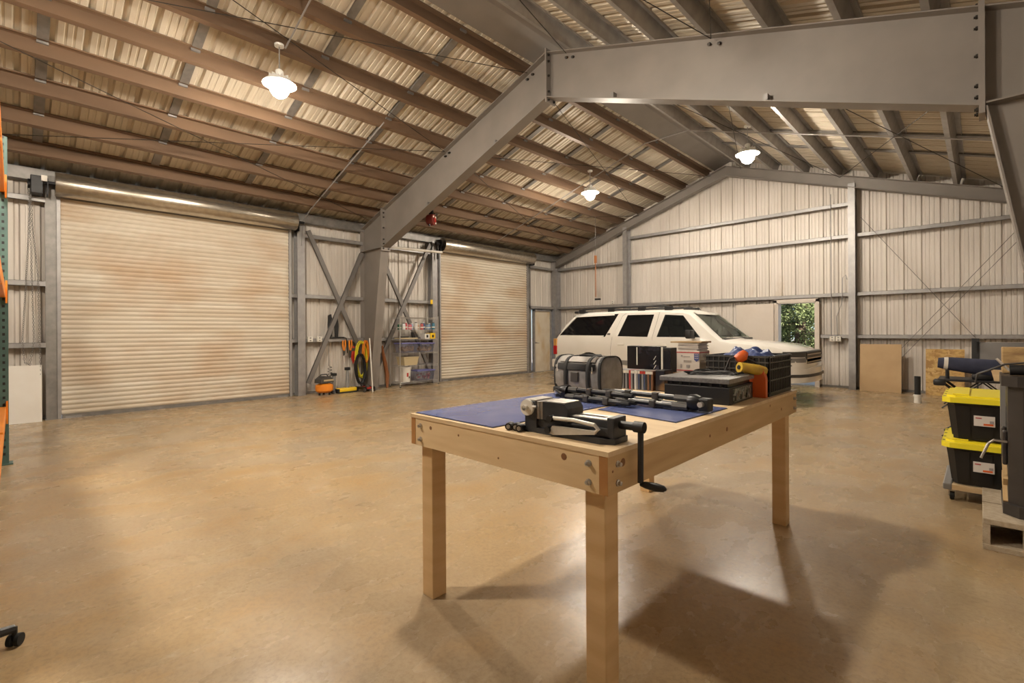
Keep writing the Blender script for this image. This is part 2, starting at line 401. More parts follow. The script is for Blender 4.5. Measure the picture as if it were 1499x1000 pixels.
# ---------------------------------------------------------------- rigid steel frames
bm_bolt = bolt_mesh(.02, .016)
def rigid_frame(yc, label, nm='steel_frame'):
    f = thing(nm, label, 'steel frame', (RX, yc, 0))
    fw, t = .105, .014
    zk0, zk1 = 3.33, 4.26
    hs = 4.93                      # half span to the knee splice
    zb = lambda d: 5.12 - (5.12 - 3.36) * d / hs       # rafter underside
    ztop = lambda d: ZR - SL * d - .002
    for sg in (-1, 1):
        X = lambda d: sg * d
        # rafter: web and flanges
        web = [(X(.012), zb(.012)), (X(hs), zb(hs)), (X(hs), ztop(hs)), (X(.012), ztop(.012))]
        r = MB().prism(web, -.005, .005).build('rafter', 'frame', f)
        MB().prism([(X(.012), zb(.012)), (X(hs), zb(hs)), (X(hs), zb(hs) - t), (X(.012), zb(.012) - t)], -fw, fw).build('bottom_flange', 'frame', r)
        MB().prism([(X(.012), ztop(.012)), (X(hs), ztop(hs)), (X(hs), ztop(hs) - t), (X(.012), ztop(.012) - t)], -fw, fw).build('top_flange', 'frame', r)
        # splice plates at the knee
        p = MB().box(*sorted((X(hs), X(hs + .04))), -fw - .01, fw + .01, zk0 - .06, ztop(hs) + .03).build('splice_plate', 'frame', f)
        for z in (zk0 - .01, zk0 + .10, zk0 + .2, (zk0 + zk1) / 2, zk1 - .22, zk1 - .12, zk1 - .02):
            for yy in (-.065, .065):
                inst('bolt', bm_bolt, p, (X(hs - .003), yy, z), (0, -sg * math.pi / 2, 0))
        # tapered column and haunch
        xo = 5.92; xb = 5.50        # outer flange, inner flange at the base
        top = lambda d: ZR - SL * d - .004
        cw = [(X(xb), 0.02), (X(xo), 0.02), (X(xo), top(xo)), (X(hs + .04), top(hs + .04)), (X(hs + .04), zk0)]
        c = MB().prism(cw, -.005, .005).build('column', 'frame', f)
        MB().prism([(X(xb), .02), (X(hs + .04), zk0), (X(hs + .04) + sg * t * 1.1, zk0), (X(xb) + sg * t, .02)], -fw, fw).build('inner_flange', 'frame', c)
        MB().prism([(X(xo), .02), (X(xo), top(xo)), (X(xo + t), top(xo)), (X(xo + t), .02)], -fw, fw).build('outer_flange', 'frame', c)
        MB().prism([(X(hs + .04), top(hs + .04)), (X(xo), top(xo)), (X(xo), top(xo) - t), (X(hs + .04), top(hs + .04) - t)], -fw, fw).build('top_flange', 'frame', c)
        MB().prism([(X(hs + .04), zk0 + .02), (X(xo), zk0 + .02), (X(xo), zk0 + .034), (X(hs + .04), zk0 + .034)], -fw, fw).build('stiffener', 'frame', c)
        MB().box(*sorted((X(xb - .03), X(xo + .03))), -fw - .03, fw + .03, 0, .02).build('base_plate', 'frame', c)
        # flange brace clips and cable eyes
        for d in (1.2, 3.2):
            MB().box(X(d) - .025, X(d) + .025, -.09, -.005, zb(d) + .004, zb(d) + .075).build('brace_clip', 'galv_d', r)
        for d in (.35, 2.55):
            for q in (.0, .12):
                MB().tube([(X(d + q), -.006, ztop(d + q) - .08), (X(d + q), -.05, ztop(d + q) - .10)], .02, 6).build('cable_eye', 'bolt', r)
    pk = MB().box(-.014, .014, -fw - .01, fw + .01, 5.03, ZR + .05).build('peak_plate', 'frame', f)
    for z in (5.07, 5.2, 5.45, 5.68, 5.78):
        for yy in (-.065, .065):
            inst('bolt', bm_bolt, pk, (.014, yy, z), (0, math.pi / 2, 0)); inst('bolt', bm_bolt, pk, (-.014, yy, z), (0, -math.pi / 2, 0))
    return f
rigid_frame(6.0, 'grey tapered steel portal frame spanning the middle of the shop')
rigid_frame(-1.6, 'grey tapered steel portal frame behind the pallet rack', 'steel_frame')

# ---------------------------------------------------------------- doors
SLP = 3.60 / 46
sl = []
for a, d in ((0, 0), (.15, .010), (.35, .016), (.55, .016), (.72, .010), (.85, 0), (1, 0)): sl.append((a * SLP, d))
def rollup(n, dr, label, hoist_left):
    y0, y1 = dr; w = y1 - y0; xc = -10.87
    d = sempty('door_%d' % n, label); d.location = (0, 0, 0)
    # one ribbed slat, shared by all
    q = [(xc + dd, z) for z, dd in sl] + [(xc - .004, SLP), (xc - .004, 0)]
    me = MB().prism(q, y0 + .01, y1 - .01).mesh('slat', 'slat')
    for k in range(46): inst('slat', me, d, (0, 0, .06 + k * SLP))
    MB().box(xc - .02, xc + .03, y0 + .02, y1 - .02, .0, .062).build('bottom_bar', 'galv_d', d)
    for yy in (y0 + .16, y1 - .16): MB().box(xc + .0, xc + .04, yy - .1, yy + .1, .0, .03).build('slide_bolt', 'galv', d)
    for ya, yb in ((y0 - .035, y0 + .012), (y1 - .012, y1 + .035)):
        MB().box(xc + .018, xc + .06, ya, yb, 0, DH + .02).build('guide', 'galv', d)
    for ya, yb in ((y0 - .06, y0 + .005), (y1 - .005, y1 + .06)): MB().box(-11.06, xc + .02, ya, yb, 0, DH + .1).build('jamb', 'galv_d', d)
    MB().box(-11.06, xc + .01, y0, y1, DH - .02, DH + .03).build('head_closure', 'galv_d', d)
    # rolled curtain drum
    R_ = .19; cx, cz = -10.66, 3.80
    MB().lathe([(R_ * .97, 0), (R_, .01), (R_, w + .12), (R_ * .97, w + .13)], (cx, y0 - .06, cz), 'y', 40).build('curtain_roll', 'hood', d, 30)
    MB().lathe([(.03, 0), (.03, .2)], (cx, y0 - .2, cz), 'y', 10).build('axle', 'blackm', d)
    MB().lathe([(.03, 0), (.03, .2)], (cx, y1 + .05, cz), 'y', 10).build('axle', 'blackm', d)
    for yy in (y0 - .15, y1 + .12):
        MB().box(-10.85, cx + .05, yy, yy + .012, cz - .2, cz + .06).build('bracket', 'blackm', d)
    MB().box(xc - .01, xc + .02, y0, y1, DH - .04, DH + .1).build('header', 'galv_d', d)
    yy = y0 - .2 if hoist_left else y0 - .16
    if hoist_left:
        h = MB().box(cx - .16, cx + .08, yy - .14, yy + .0, cz - .2, cz + .08, bev=.01).build('chain_hoist', 'black', d)
        MB().box(cx + .06, cx + .10, yy - .02, yy + .05, cz + .0, cz + .09).build('gear_cover', 'white', h)
        MB().lathe([(.075, 0), (.075, .03)], (cx - .02, yy - .17, cz - .05), 'y', 16).build('chain_wheel', 'blackm', h)
    else:
        h = MB().lathe([(.03, 0), (.12, .01), (.125, .02), (.10, .03), (.125, .04), (.12, .05), (.03, .06)], (cx + .02, yy - .02, cz), 'y', 22).build('chain_wheel', 'black', d)
        MB().lathe([(.05, 0), (.05, .12)], (cx + .02, yy - .13, cz), 'y', 12).build('gear_hub', 'blackm', h)
        MB().box(cx - .02, cx + .03, yy - .07, yy - .04, cz - .42, cz - .05).build('bracket', 'bolt', h)
        MB().tube([(cx + .03, y1 + .1 + .02 * math.sin(a), cz - .05 - .16 * a / 3) for a in (0, 1, 2, 3)] + [(cx + .03, y1 - .03, cz - .23), (cx + .03, y1 - .12, cz - .24)], .016, 6).build('drip_hook', 'black', h)
    return d
d1 = rollup(1, D1, 'dusty cream roll-up door beside the leaning white panel', True)
d2 = rollup(2, D2, 'dusty cream roll-up door beside the wire shelving', False)
# hand chain of the first door: real links
lk = MB(); 
lk.tube([(.011 * math.cos(t) , 0, .019 * math.sin(t)) for t in [k * math.pi / 5 for k in range(11)]], .0035, 5, False)
lme = lk.mesh('chain_link', 'galv_d', 60)
def chain(parent, pts, name='hand_chain'):
    m = MB(); base = lk.v; bf = lk.f
    pts = [Vector(p) for p in pts]; k = 0
    for a, b in zip(pts, pts[1:]):
        L = (b - a).length; n = max(1, int(L / .032)); q = (b - a).to_track_quat('Z', 'Y').to_matrix().to_4x4()
        for i in range(n):
            mt = Matrix.Translation(a.lerp(b, (i + .5) / n)) @ q @ Matrix.Rotation(math.pi / 2 * (k % 2), 4, 'Z'); k += 1
            m.add([mt @ Vector(v) for v in base], bf)
    o = m.build(name, 'galv_d', parent); o['kind'] = 'stuff'; return o
hy = D1[0] - .2 - .155
chain(d1, [(-10.76, hy + .02, 3.74), (-10.76, hy + .03, 3.2), (-10.79, hy + .1, 2.3), (-10.79, hy + .12, .9), (-10.78, hy + .12, .5)])
chain(d1, [(-10.66, hy + .02, 3.74), (-10.72, hy - .02, 2.6), (-10.77, hy - .08, 1.3), (-10.77, hy - .06, .95), (-10.77, hy + .0, .9), (-10.77, hy + .05, 1.3), (-10.76, hy + .0, 3.7)])
# walk door on the side wall
def framed_leaf(n, label, y0, y1, h):
    d = sempty('door_%d' % n, label)
    MB().box(-10.99, -10.95, y0 + .05, y1 - .05, .012, h - .05).build('door_leaf', 'door', d)
    for a, b in ((y0, y0 + .05), (y1 - .05, y1)): MB().box(-11.0, -10.90, a, b, 0, h).build('jamb', 'galv', d)
    MB().box(-11.0, -10.90, y0, y1, h - .05, h).build('head_jamb', 'galv', d)
    hd = MB().lathe([(.026, 0), (.026, .012), (.012, .014), (.012, .05)], (-10.95, y0 + .13, 1.0), 'x', 12).build('handle_rose', 'steel', d, 30)
    MB().tube([(-10.90, y0 + .13, 1.0), (-10.895, y0 + .17, 1.0), (-10.895, y0 + .25, .995)], .010, 8).build('lever', 'steel', hd, 40)
    for z in (.25, 1.05, 1.85): MB().box(-10.95, -10.94, y1 - .065, y1 - .045, z - .05, z + .05).build('hinge', 'steel', d)
    MB().box(-10.95, -10.90, y0 + .05, y1 - .05, 0, .012).build('threshold', 'galv', d)
    return d
framed_leaf(3, 'closed cream walk door stained with dust', D3[0], D3[1], MDH)
# open walk door of the gable wall
d4 = sempty('door_4', 'open walk door with its leaf folded back on the wall')
for a, b in ((BD[0], BD[0] + .05), (BD[1] - .05, BD[1])): MB().box(a, b, YB - .2, YB + .05, 0, BDH).build('jamb', 'leaf', d4)
for a, b in ((BD[0] - .05, BD[0] + .02), (BD[1] - .02, BD[1] + .05)): MB().box(a, b, YB - .215, YB - .19, 0, BDH + .04).build('casing', 'leaf', d4)
MB().box(BD[0] - .05, BD[1] + .05, YB - .215, YB - .19, BDH - .03, BDH + .05).build('casing', 'leaf', d4)
MB().box(BD[0], BD[1], YB - .2, YB + .05, BDH - .05, BDH).build('head_jamb', 'leaf', d4)
MB().box(BD[0] - .95, BD[0] - .04, YB - .26, YB - .215, .02, BDH - .04, bev=.004).build('door_leaf', 'leaf', d4)
MB().box(BD[0] - .90, BD[0] - .85, YB - .28, YB - .26, .95, 1.1).build('lock_plate', 'steel', d4)
for z in (.3, 1.05, 1.8): MB().lathe([(.012, 0), (.012, .1)], (BD[0] - .045, YB - .23, z), 'z', 8).build('hinge', 'steel', d4)
MB().box(BD[0], BD[1], YB - .1, YB + .12, 0, .02).build('threshold', 'galv', d4)

# ---------------------------------------------------------------- lamps
M['bulb'] = emit('lit_led', LAMP_COLOR, LAMP_STRENGTH)
M['fin'] = plain('white_lamp_casting', (.75, .74, .7), .4)
def lamp(loc, label, sc=1):
    x, y, z = loc
    t = thing('high_bay_lamp', label, 'lamp', loc, 0, 'high bay lamps under the roof')
    top = (zt(x) - z) / sc; t.scale = (sc, sc, sc)
    MB().lathe([(.045, .17), (.05, .2), (.05, .27), (.03, .29)], n=14).build('socket', 'fin', t, 30)
    MB().tube([(0, 0, .28), (0, .0, top)], .008, 6).build('stem', 'galv', t)
    MB().lathe([(.06, top - .03), (.06, top)], n=12).build('ceiling_box', 'fin', t)
    hs = MB().lathe([(.05, .17), (.14, .155), (.205, .10), (.21, .085), (.13, .095)], n=24).build('heat_sink', 'fin', t, 30)
    for k in range(12):
        a = k * math.pi / 6
        MB().box(.05, .135, -.003, .003, .14, .20, Matrix.Rotation(a, 4, 'Z')).build('fin', 'fin', hs)
    MB().lathe([(.128, .105), (.13, .06), (.115, .0), (.085, -.05), (.045, -.08), (.005, -.09)], n=24).build('led_dome', 'bulb', t, 60)
    return t
LX, LY, LZ = (-6.72, -3.14), (9.66, 2.49), 4.62
for y in LY:
    for x in LX:
        w = {9.66: 'near the gable wall', 2.49: 'by the first roll-up door'}[y]
        lamp((x, y, LZ), 'lit high bay lamp under the ' + ('roll-up door slope' if x < RX else 'far roof slope') + ' ' + w)
lamp((-4.43, -.82, LZ), 'unseen large lit high bay lamp added over the pallet rack', 1.3)  # out-of-view lamp, added and enlarged to cast the left floor shadow edge

# ---------------------------------------------------------------- left wall: bracing, tools, shelving
M['brace'] = plain('grey_angle', (.20, .185, .175), .5, .3)
def strap(m, a, b, w=.05, x=-10.80, lip=.05):
    (ya, za), (yb, zb_) = a, b; d = Vector((0, yb - ya, zb_ - za)); L = d.length; d.normalize(); n = Vector((0, -d.z, d.y))
    c = Vector((x, (ya + yb) / 2, (za + zb_) / 2))
    R3 = Matrix((Vector((1, 0, 0)), d, n)).transposed().to_4x4(); T = Matrix.Translation(c) @ R3
    m.box(-.006, 0, -L / 2, L / 2, -w, w, T); m.box(-lip, 0, -L / 2, L / 2, -w, -w + .006, T); return m
for lab, ends in (('grey steel cross brace behind the orange compressor', (((4.60, 3.68), (5.90, .86)), ((5.90, 3.30), (4.58, .25)))),
                  ('grey steel cross brace behind the wire shelving', (((6.20, 3.80), (7.92, .35)), ((7.94, 3.79), (6.16, .22))))):
    for i, (a, b) in enumerate(ends): strap(MB(), a, b, x=-10.79 + .012 * i).build('brace_angle', 'brace', wall_left, None, lab)
# white leaning panel
M['panel'] = noisy('white_panel', (.70, .67, .62), (.66, .62, .56), 3, .45)
o = MB().box(-.01, .01, -.62, .42, 0, .9, rot('Y', -5)).build('panel_board', 'panel'); o.location = (-10.72, -.11, 0)
o.name = 'leaning_panel'; tag(o, 'plain white panel leaning on the wall beside the roll-up door', 'panel')
# outlets
def outlet(nm, x, y, z, face, lab, grp):
    t = thing(nm, lab, 'outlet', (x, y, z), {'x': 0, 'y': -math.pi / 2}[face], grp)
    MB().box(0, .05, -.055, .055, -.06, .06, bev=.006).build('box', 'white', t)
    for dz in (-.028, .028): MB().box(.05, .053, -.018, .018, dz - .014, dz + .014).build('socket', 'galv_d', t)
    return t
outlet('wall_outlet', GL + .001, 4.63, 1.24, 'x', 'white outlet box on the girt over the orange compressor', 'outlet boxes on the side wall girt')
outlet('wall_outlet', GL + .001, 4.84, 1.24, 'x', 'white outlet box on the girt over the orange compressor', 'outlet boxes on the side wall girt')
outlet('wall_outlet', -2.52, GB - .001, 1.17, 'y', 'white outlet box on the gable wall girt beside the column', 'outlet boxes on the gable wall girt')
outlet('wall_outlet', -2.40, GB - .001, 1.17, 'y', 'white outlet box on the gable wall girt beside the column', 'outlet boxes on the gable wall girt')
outlet('wall_outlet', -8.55, GB - .001, 2.31, 'y', 'white outlet box on the upper girt above the parked vehicle', None)
# black tool holder on the girt with two upright prongs
t = thing('tool_holder', 'black tool holder with two upright blades standing on the girt', 'tool holder', (GL - .02, 5.2, 1.256))
MB().box(-.06, .06, -.16, .24, 0, .03, bev=.006).build('tray', 'black', t)
for y0, l, h in ((-.09, .1, .56), (.07, .0, .48)):
    MB().prism([(y0 - .03, .03), (y0 + .035, .03), (y0 + .05 + l * .2, h * .6), (y0 + .03, h), (y0 - .035, h - .03), (y0 - .04, h * .5)], -.025, .02, 'x').build('blade', 'black', t)
MB().tube([(.05, .22, .02), (.07, .28, 0), (.07, .30, -.2), (.07, .31, -.36)], .012, 6).build('cord', 'black', t)
# pancake compressor
M['orange'] = plain('orange_paint', (.80, .25, .02), .4); M['yellow'] = plain('yellow_plastic', (.85, .55, .02), .4)
M['dgrey'] = plain('dark_grey_plastic', (.06, .055, .05), .5); M['red'] = plain('red_plastic', (.45, .03, .02), .4)
M['grey'] = plain('grey_plastic', (.22, .21, .20), .5); M['lime'] = plain('lime_yellow_hose', (.70, .62, .03), .4); M['tan'] = plain('tan_plastic', (.52, .42, .25), .5)
t = thing('air_compressor', 'orange pancake air compressor with dark grey shroud on the floor', 'compressor', (-10.52, 4.82, 0), .2)
MB().lathe([(.05, .05), (.14, .06), (.185, .10), (.19, .16), (.185, .22), (.13, .25), (.05, .26)], n=28).build('tank', 'orange', t, 40)
sh = MB().prism([(-.17, .27), (.17, .27), (.16, .33), (.09, .41), (-.06, .42), (-.16, .35)], -.11, .11, 'x').build('shroud', 'dgrey', t)
MB().box(-.10, .115, -.09, .16, .31, .345).build('control_panel', 'tan', sh)
MB().tube([(0, -.12, .41), (0, -.08, .455), (0, .06, .455), (0, .10, .40)], .014, 8).build('carry_handle', 'dgrey', t)
MB().lathe([(.09, .24), (.1, .28)], n=16).build('motor_base', 'black', t)
for a in (.5, 2.6, 4.7): MB().lathe([(.02, 0), (.025, .07)], (.12 * math.cos(a), .12 * math.sin(a), 0), n=8).build('foot', 'rubber', t)
# coiled air hose
t = MB()
pts = [(GL + .03, 5.06, 1.2), (GL + .035, 5.06, .62)]
for k in range(61): a = k / 60; pts.append((GL + .06 + .035 * math.cos(a * 42), 5.07 + .05 * math.sin(a * 42), .60 - .42 * a))
t.tube(pts, .006, 5); o = t.build('coiled_hose', 'dgrey', None, 60); tag(o, 'grey coiled air hose hanging from the girt above the compressor', 'hose')
# yellow floor tools with upright shafts
t = thing('floor_sweeper', 'yellow low floor tool with grey shaft at the wall foot', 'tool', (-10.58, 5.40, 0), .1)
MB().box(-.09, .09, -.28, .20, .02, .11, bev=.02).build('deck', 'yellow', t, 40)
MB().box(-.1, .1, -.30, -.26, .015, .10).build('end_cap', 'black', t); MB().box(-.1, .1, .19, .23, .015, .10).build('end_cap', 'black', t)
MB().box(-.11, .11, -.28, .2, 0, .03).build('brush_strip', 'rubber', t)
MB().tube([(-.02, .0, .1), (-.12, .08, .42), (-.13, .09, .52)], [.05, .035, .025], 8).build('shaft', 'grey', t, 40)
MB().box(-.17, -.09, .03, .14, .50, .57, bev=.01).build('grip', 'black', t)
t = thing('jack_stand', 'grey upright jack stand with black saddle beside the compressor', 'jack stand', (-10.64, 5.10, 0))
MB().tube([(0, 0, .0), (0, 0, .06)], [.09, .07], 8).build('base', 'dgrey', t); MB().tube([(0, 0, .05), (0, 0, .40)], [.055, .04], 8).build('post', 'grey', t, 40)
MB().box(-.06, .06, -.05, .05, .40, .46, bev=.01).build('saddle', 'black', t)
# hanging orange-handled shears
for y, L, lab in ((5.43, .34, 'orange'), (5.59, .40, 'orange')):
    t = thing('hanging_shears', 'orange handled shears hanging from the lower girt', 'shears', (GL + .03, y, 1.2), 0, 'orange handled shears on the side wall')
    MB().tube([(0, -.025, 0), (.01, -.03, -.12), (0, -.01, -.24)], [.018, .02, .012], 8).build('handle', 'orange', t, 40)
    MB().tube([(.02, .025, .01), (.02, .03, -.12), (.01, .01, -.24)], [.018, .02, .012], 8).build('handle', 'orange', t, 40)
    MB().prism([(-.03, -.23), (.03, -.23), (.02, -L), (-.015, -L - .02)], -.01, .01, 'x').build('blade', 'dgrey', t)
t = thing('ratchet_strap', 'bundled dark red strap hanging below the orange shears', 'strap', (GL + .04, 5.66, .96))
MB().tube([(0, 0, .1), (0, .02, 0), (.01, .03, -.18), (0, 0, -.30), (0, -.03, -.16), (0, 0, .02)], .03, 7).build('webbing', 'red', t, 50); MB().box(-.02, .03, -.04, .04, -.02, .06, bev=.008).build('buckle', 'dgrey', t)
# hose and cable coils by the column
def coil(nm, mat, lab, cat, y, z, ry, rz_, turns, r, x=GL + .06, off=0):
    t = MB(); pts = []
    for k in range(turns * 24 + 1):
        a = k * 2 * math.pi / 24; j = 1 + .06 * math.sin(k * .37 + off)
        pts.append((x + .05 * math.sin(a * .29 + off), y + ry * j * math.sin(a), z + rz_ * j * math.cos(a)))
    t.tube(pts, r, 6); o = t.build(nm, mat, None, 60); return tag(o, lab, cat)
coil('garden_hose', 'lime', 'coiled yellow hose hanging from the girt beside the frame column', 'hose', 5.82, .74, .13, .42, 7, .013, GL + .13)
coil('extension_cord', 'orange', 'orange extension cord bundle hanging beside the yellow hose', 'cord', 5.90, .92, .06, .26, 6, .009, GL + .19, 1)
coil('black_cable', 'black', 'coiled black cable hanging in front of the yellow hose', 'cable', 5.74, .52, .12, .34, 7, .012, GL + .24, 2)
t = thing('floor_jack', 'low black floor jack with casters at the foot of the frame column', 'floor jack', (-10.42, 5.76, 0), .15)
for sy in (-.11, .11): MB().box(-.2, .2, sy - .015, sy + .015, .05, .12, bev=.005).build('side_plate', 'blackm', t)
for sx in (-.16, .16):
    for sy in (-.14, .14): MB().lathe([(.045, -.015), (.045, .015)], (sx, sy, .045), 'y', 12).build('caster', 'dgrey', t)
MB().lathe([(.05, .10), (.055, .15), (.03, .16)], (.08, 0, 0), n=12).build('saddle', 'dgrey', t); MB().tube([(-.12, 0, .1), (-.30, -.02, .35)], .016, 7).build('lever_socket', 'blackm', t); MB().box(-.15, .12, -.09, .09, .06, .11).build('hydraulic_body', 'red', t)
o = MB().tube([(GL + .07, 6.0 + .0, 1.25), (GL + .27, 5.96, .0)], .015, 8).build('white_tube', 'white'); o.location = (.42, -.16, 0); tag(o, 'thin white plastic tube leaning on the frame column', 'tube')
# wire shelving
t = thing('wire_shelving', 'chrome wire shelving unit with five shelves beside the second roll-up door', 'shelving', (-10.63, 7.30, 0))
SX, SY = .23, .59; LV = [.12, .54, .86, 1.21, 1.45, 1.76]
for sx in (-SX, SX):
    for sy in (-SY, SY):
        p = MB().tube([(sx, sy, 0), (sx, sy, 1.80)], .0125, 8).build('post', 'chrome', t)
        MB().lathe([(.018, 0), (.018, .02)], (sx, sy, 0), n=8).build('foot', 'rubber', p)
for z in LV:
    m = MB()
    for sx in (-SX, SX):
        for dz in (0, -.03): m.tube([(sx, -SY, z + dz), (sx, SY, z + dz)], .004, 5)
    for sy in (-SY, SY):
        for dz in (0, -.03): m.tube([(-SX, sy, z + dz), (SX, sy, z + dz)], .004, 5)
    for k in range(1, 26): y = -SY + 2 * SY * k / 26; m.tube([(-SX, y, z), (SX, y, z)], .002, 4, False)
    m.build('wire_shelf', 'chrome', t)
SO = Vector((-10.63, 7.30, 0))
CC = [('dark green', (.02, .09, .05)), ('white', (.6, .6, .6)), ('red and white', (.5, .06, .08)), ('pink', (.55, .16, .2)), ('pale blue', (.35, .45, .6)), ('white', (.6, .58, .55)), ('tan', (.5, .36, .26)), ('red', (.4, .06, .06)), ('navy blue', (.03, .07, .18)), ('grey blue', (.2, .28, .38)), ('blue', (.04, .14, .3)), ('teal blue', (.03, .16, .24))]
for i, (cn, c) in enumerate(CC):
    mc = plain('can_' + cn.replace(' ', '_'), c, .35); r = .042 if i % 3 else .05
    t = thing('paint_can', cn + ' paint can on the upper wire shelf', 'can', (SO.x + .08 + .06 * (i % 2), SO.y - .51 + .092 * i, 1.45 + .003), 0, 'paint cans on the wire shelf')
    h = .15 + .02 * (i % 3)
    MB().lathe([(r, 0), (r, h * .8), (r * .8, h * .9)], n=14).build('can_body', mc, t, 30); MB().lathe([(r * .7, h * .88), (r * .7, h)], n=12).build('lid', 'dgrey' if i % 2 else 'white', t)
    MB().lathe([(r + .001, h * .25), (r + .001, h * .42)], n=14).build('paper_label', 'white', t, 30)
def bintote(nm, lab, loc, sx, sy, h, body, lid, content=None, taper=.85):
    t = thing(nm, lab, 'bin', loc)
    m = MB(); a, b = sx / 2, sy / 2
    for (p, q, z) in ((a * taper, b * taper, 0), (a, b, h)): m.v += [(-p, -q, z), (p, -q, z), (p, q, z), (-p, q, z)]
    m.f = [(0, 3, 2, 1), (0, 1, 5, 4), (1, 2, 6, 5), (2, 3, 7, 6), (3, 0, 4, 7)]
    m.build('bin_body', body, t)
    MB().box(-a - .012, a + .012, -b - .012, b + .012, h - .012, h + .014, bev=.006).build('lid' if lid else 'rim', lid or body, t)
    if content:
        random.seed(int(h * 1000) + int(sy * 100)); m = MB()
        for k in range(26):
            x, y, z = random.uniform(-a * .62, a * .66), random.uniform(-b * .66, b * .66), random.uniform(.06, h * .62); r = random.uniform(.035, .05)
            m.lathe([(r * .3, -r), (r, -r * .3), (r * .9, r * .4), (r * .3, r)], (x, y, z), random.choice('xyz'), 7)
        c = m.build('contents', content, t, 40); c['kind'] = 'stuff'
    return t
M['clear'] = glassy('translucent_violet_plastic', (.74, .75, .90), .25, .9, 1.03); M['violet'] = plain('violet_lid', (.16, .16, .42), .4)
M['brownc'] = noisy('brown_goods', (.55, .36, .16), (.40, .26, .14), 20, .7); M['redc'] = noisy('mixed_red_goods', (.45, .06, .08), (.55, .5, .45), 14, .6, lo=.45, hi=.55)
bintote('storage_bin', 'translucent violet bin of brown goods below the small boxes', SO + Vector((.02, -.26, .863)), .36, .50, .24, 'clear', 'violet', 'brownc')
bintote('storage_bin', 'translucent violet bin of brown goods nearer the roll-up door', SO + Vector((.02, .26, .863)), .36, .46, .23, 'clear', 'violet', 'brownc')
bintote('storage_bin', 'beige plastic bin with lid on the second wire shelf', SO + Vector((.03, -.24, .543)), .36, .44, .20, 'tan', 'tan')
bintote('storage_bin', 'translucent bin with violet lid and red goods on the bottom shelf', SO + Vector((.02, .22, .123)), .38, .56, .26, 'clear', 'violet', 'redc')
t = thing('plastic_bucket', 'white plastic bucket with printed label on the bottom wire shelf', 'bucket', SO + Vector((.06, -.33, .124)))
MB().lathe([(.12, 0), (.145, .33), (.152, .33), (.152, .36), (.14, .36)], n=24).build('bucket_body', 'white', t, 40)
MB().lathe([(.155, .345), (.155, .375), (.05, .38)], n=24).build('lid', 'white', t, 40)
for a0, z0, z1, mt in ((-.3, .13, .23, 'red'), (.15, .09, .14, 'dgrey')):
    m = MB(); n = 6
    for k in range(n): 
        a = a0 + .35 * k / (n - 1)
        for z in (z0, z1): r = .121 + .025 * z / .33; m.v.append((r * math.cos(a), r * math.sin(a), z))
    m.f = [(2 * k, 2 * k + 2, 2 * k + 3, 2 * k + 1) for k in range(n - 1)]; m.build('print_patch', mt, t)
MB().tube([(0, .15 * math.cos(a) , .33 - .14 * math.sin(a)) for a in [k * math.pi / 8 for k in range(9)]], .003, 5).build('bail', 'steel', t).location = (.09, 0, 0)
for lab, c, y, s in (('small yellow box with black print on the wire shelf', 'yellow', .48, (.2, .17, .15)), ('small grey white box next to the yellow box', 'white', .30, (.2, .15, .13))):
    t = thing('small_box', lab, 'box', SO + Vector((.05, y, 1.213)))
    MB().box(-s[0] / 2, s[0] / 2, -s[1] / 2, s[1] / 2, 0, s[2], bev=.003).build('carton', c, t); MB().box(s[0] / 2, s[0] / 2 + .002, -.03, .03, .03, .10).build('print_patch', 'black', t)
t = thing('tool_tray', 'dark flat tray of hand tools on the middle wire shelf', 'tray', SO + Vector((.03, -.28, 1.213))); MB().box(-.15, .15, -.26, .26, 0, .03, bev=.006).build('tray', 'tan', t)
MB().prism([(-.02, .03), (.06, .03), (.0, .16), (-.05, .17)], -.03, .03, 'x').build('drill_body', 'black', t).location = (.02, .2, 0)
MB().tube([(-.08, -.15, .05), (.05, .05, .05)], .02, 7).build('hand_tool', 'dgrey', t)
# curved rust coloured mudguard behind the column
t = MB(); t.tube([(0, 0, 0), (-.03, .02, .3), (-.06, -.02, .6), (-.03, -.10, .9), (0, -.13, 1.05)], [.03, .05, .05, .035, .02], 7); o = t.build('rust_horn', 'orange', None, 50)
M['rustc'] = plain('rust_brown', (.28, .10, .03), .6); o.data.materials[0] = M['rustc']; o.location = (-10.66, 6.5, 0); tag(o, 'rust brown curved strip standing between column and shelving', 'strip')
# cord reel under a purlin, white pipe, yellow tag
t = thing('cord_reel', 'dark red cord reel hanging below a roof purlin', 'cord reel', (-9.54, 7.05, 3.95), .5)
M['maroon'] = plain('maroon_enamel', (.20, .03, .025), .3)
MB().lathe([(.05, -.09), (.13, -.085), (.14, -.06), (.14, .06), (.13, .085), (.05, .09)], (0, 0, .15), 'x', 26).build('housing', 'maroon', t, 35)
MB().lathe([(.05, .09), (.055, .105), (.02, .11)], (0, 0, .15), 'x', 16).build('hub', 'red', t, 35)
for dz, dy in ((.22, .06), (.22, -.06), (.08, .07)): MB().box(.086, .095, dy - .03, dy + .03, dz - .02, dz + .02, bev=.003).build('print_patch', 'white', t)
MB().box(-.05, .05, -.03, .03, .28, .39).build('bracket', 'blackm', t); MB().lathe([(.018, 0), (.018, .05)], (0, -.1, -.02), n=8).build('cord_stop', 'black', t)
MB().tube([(0, -.1, .02), (0, .12, .06), (0, .25, .10), (0, .33, .25), (0, .35, .40), (0, .36, .55)], .006, 6).build('feed_cord', 'black', t, 50)
o = MB().tube([(-10.30, 6.11, 3.45), (-10.30, 7.96, 3.51)], .033, 12).build('white_pipe', 'white', None, 40); tag(o, 'white plastic pipe lying between frame column and door post', 'pipe')
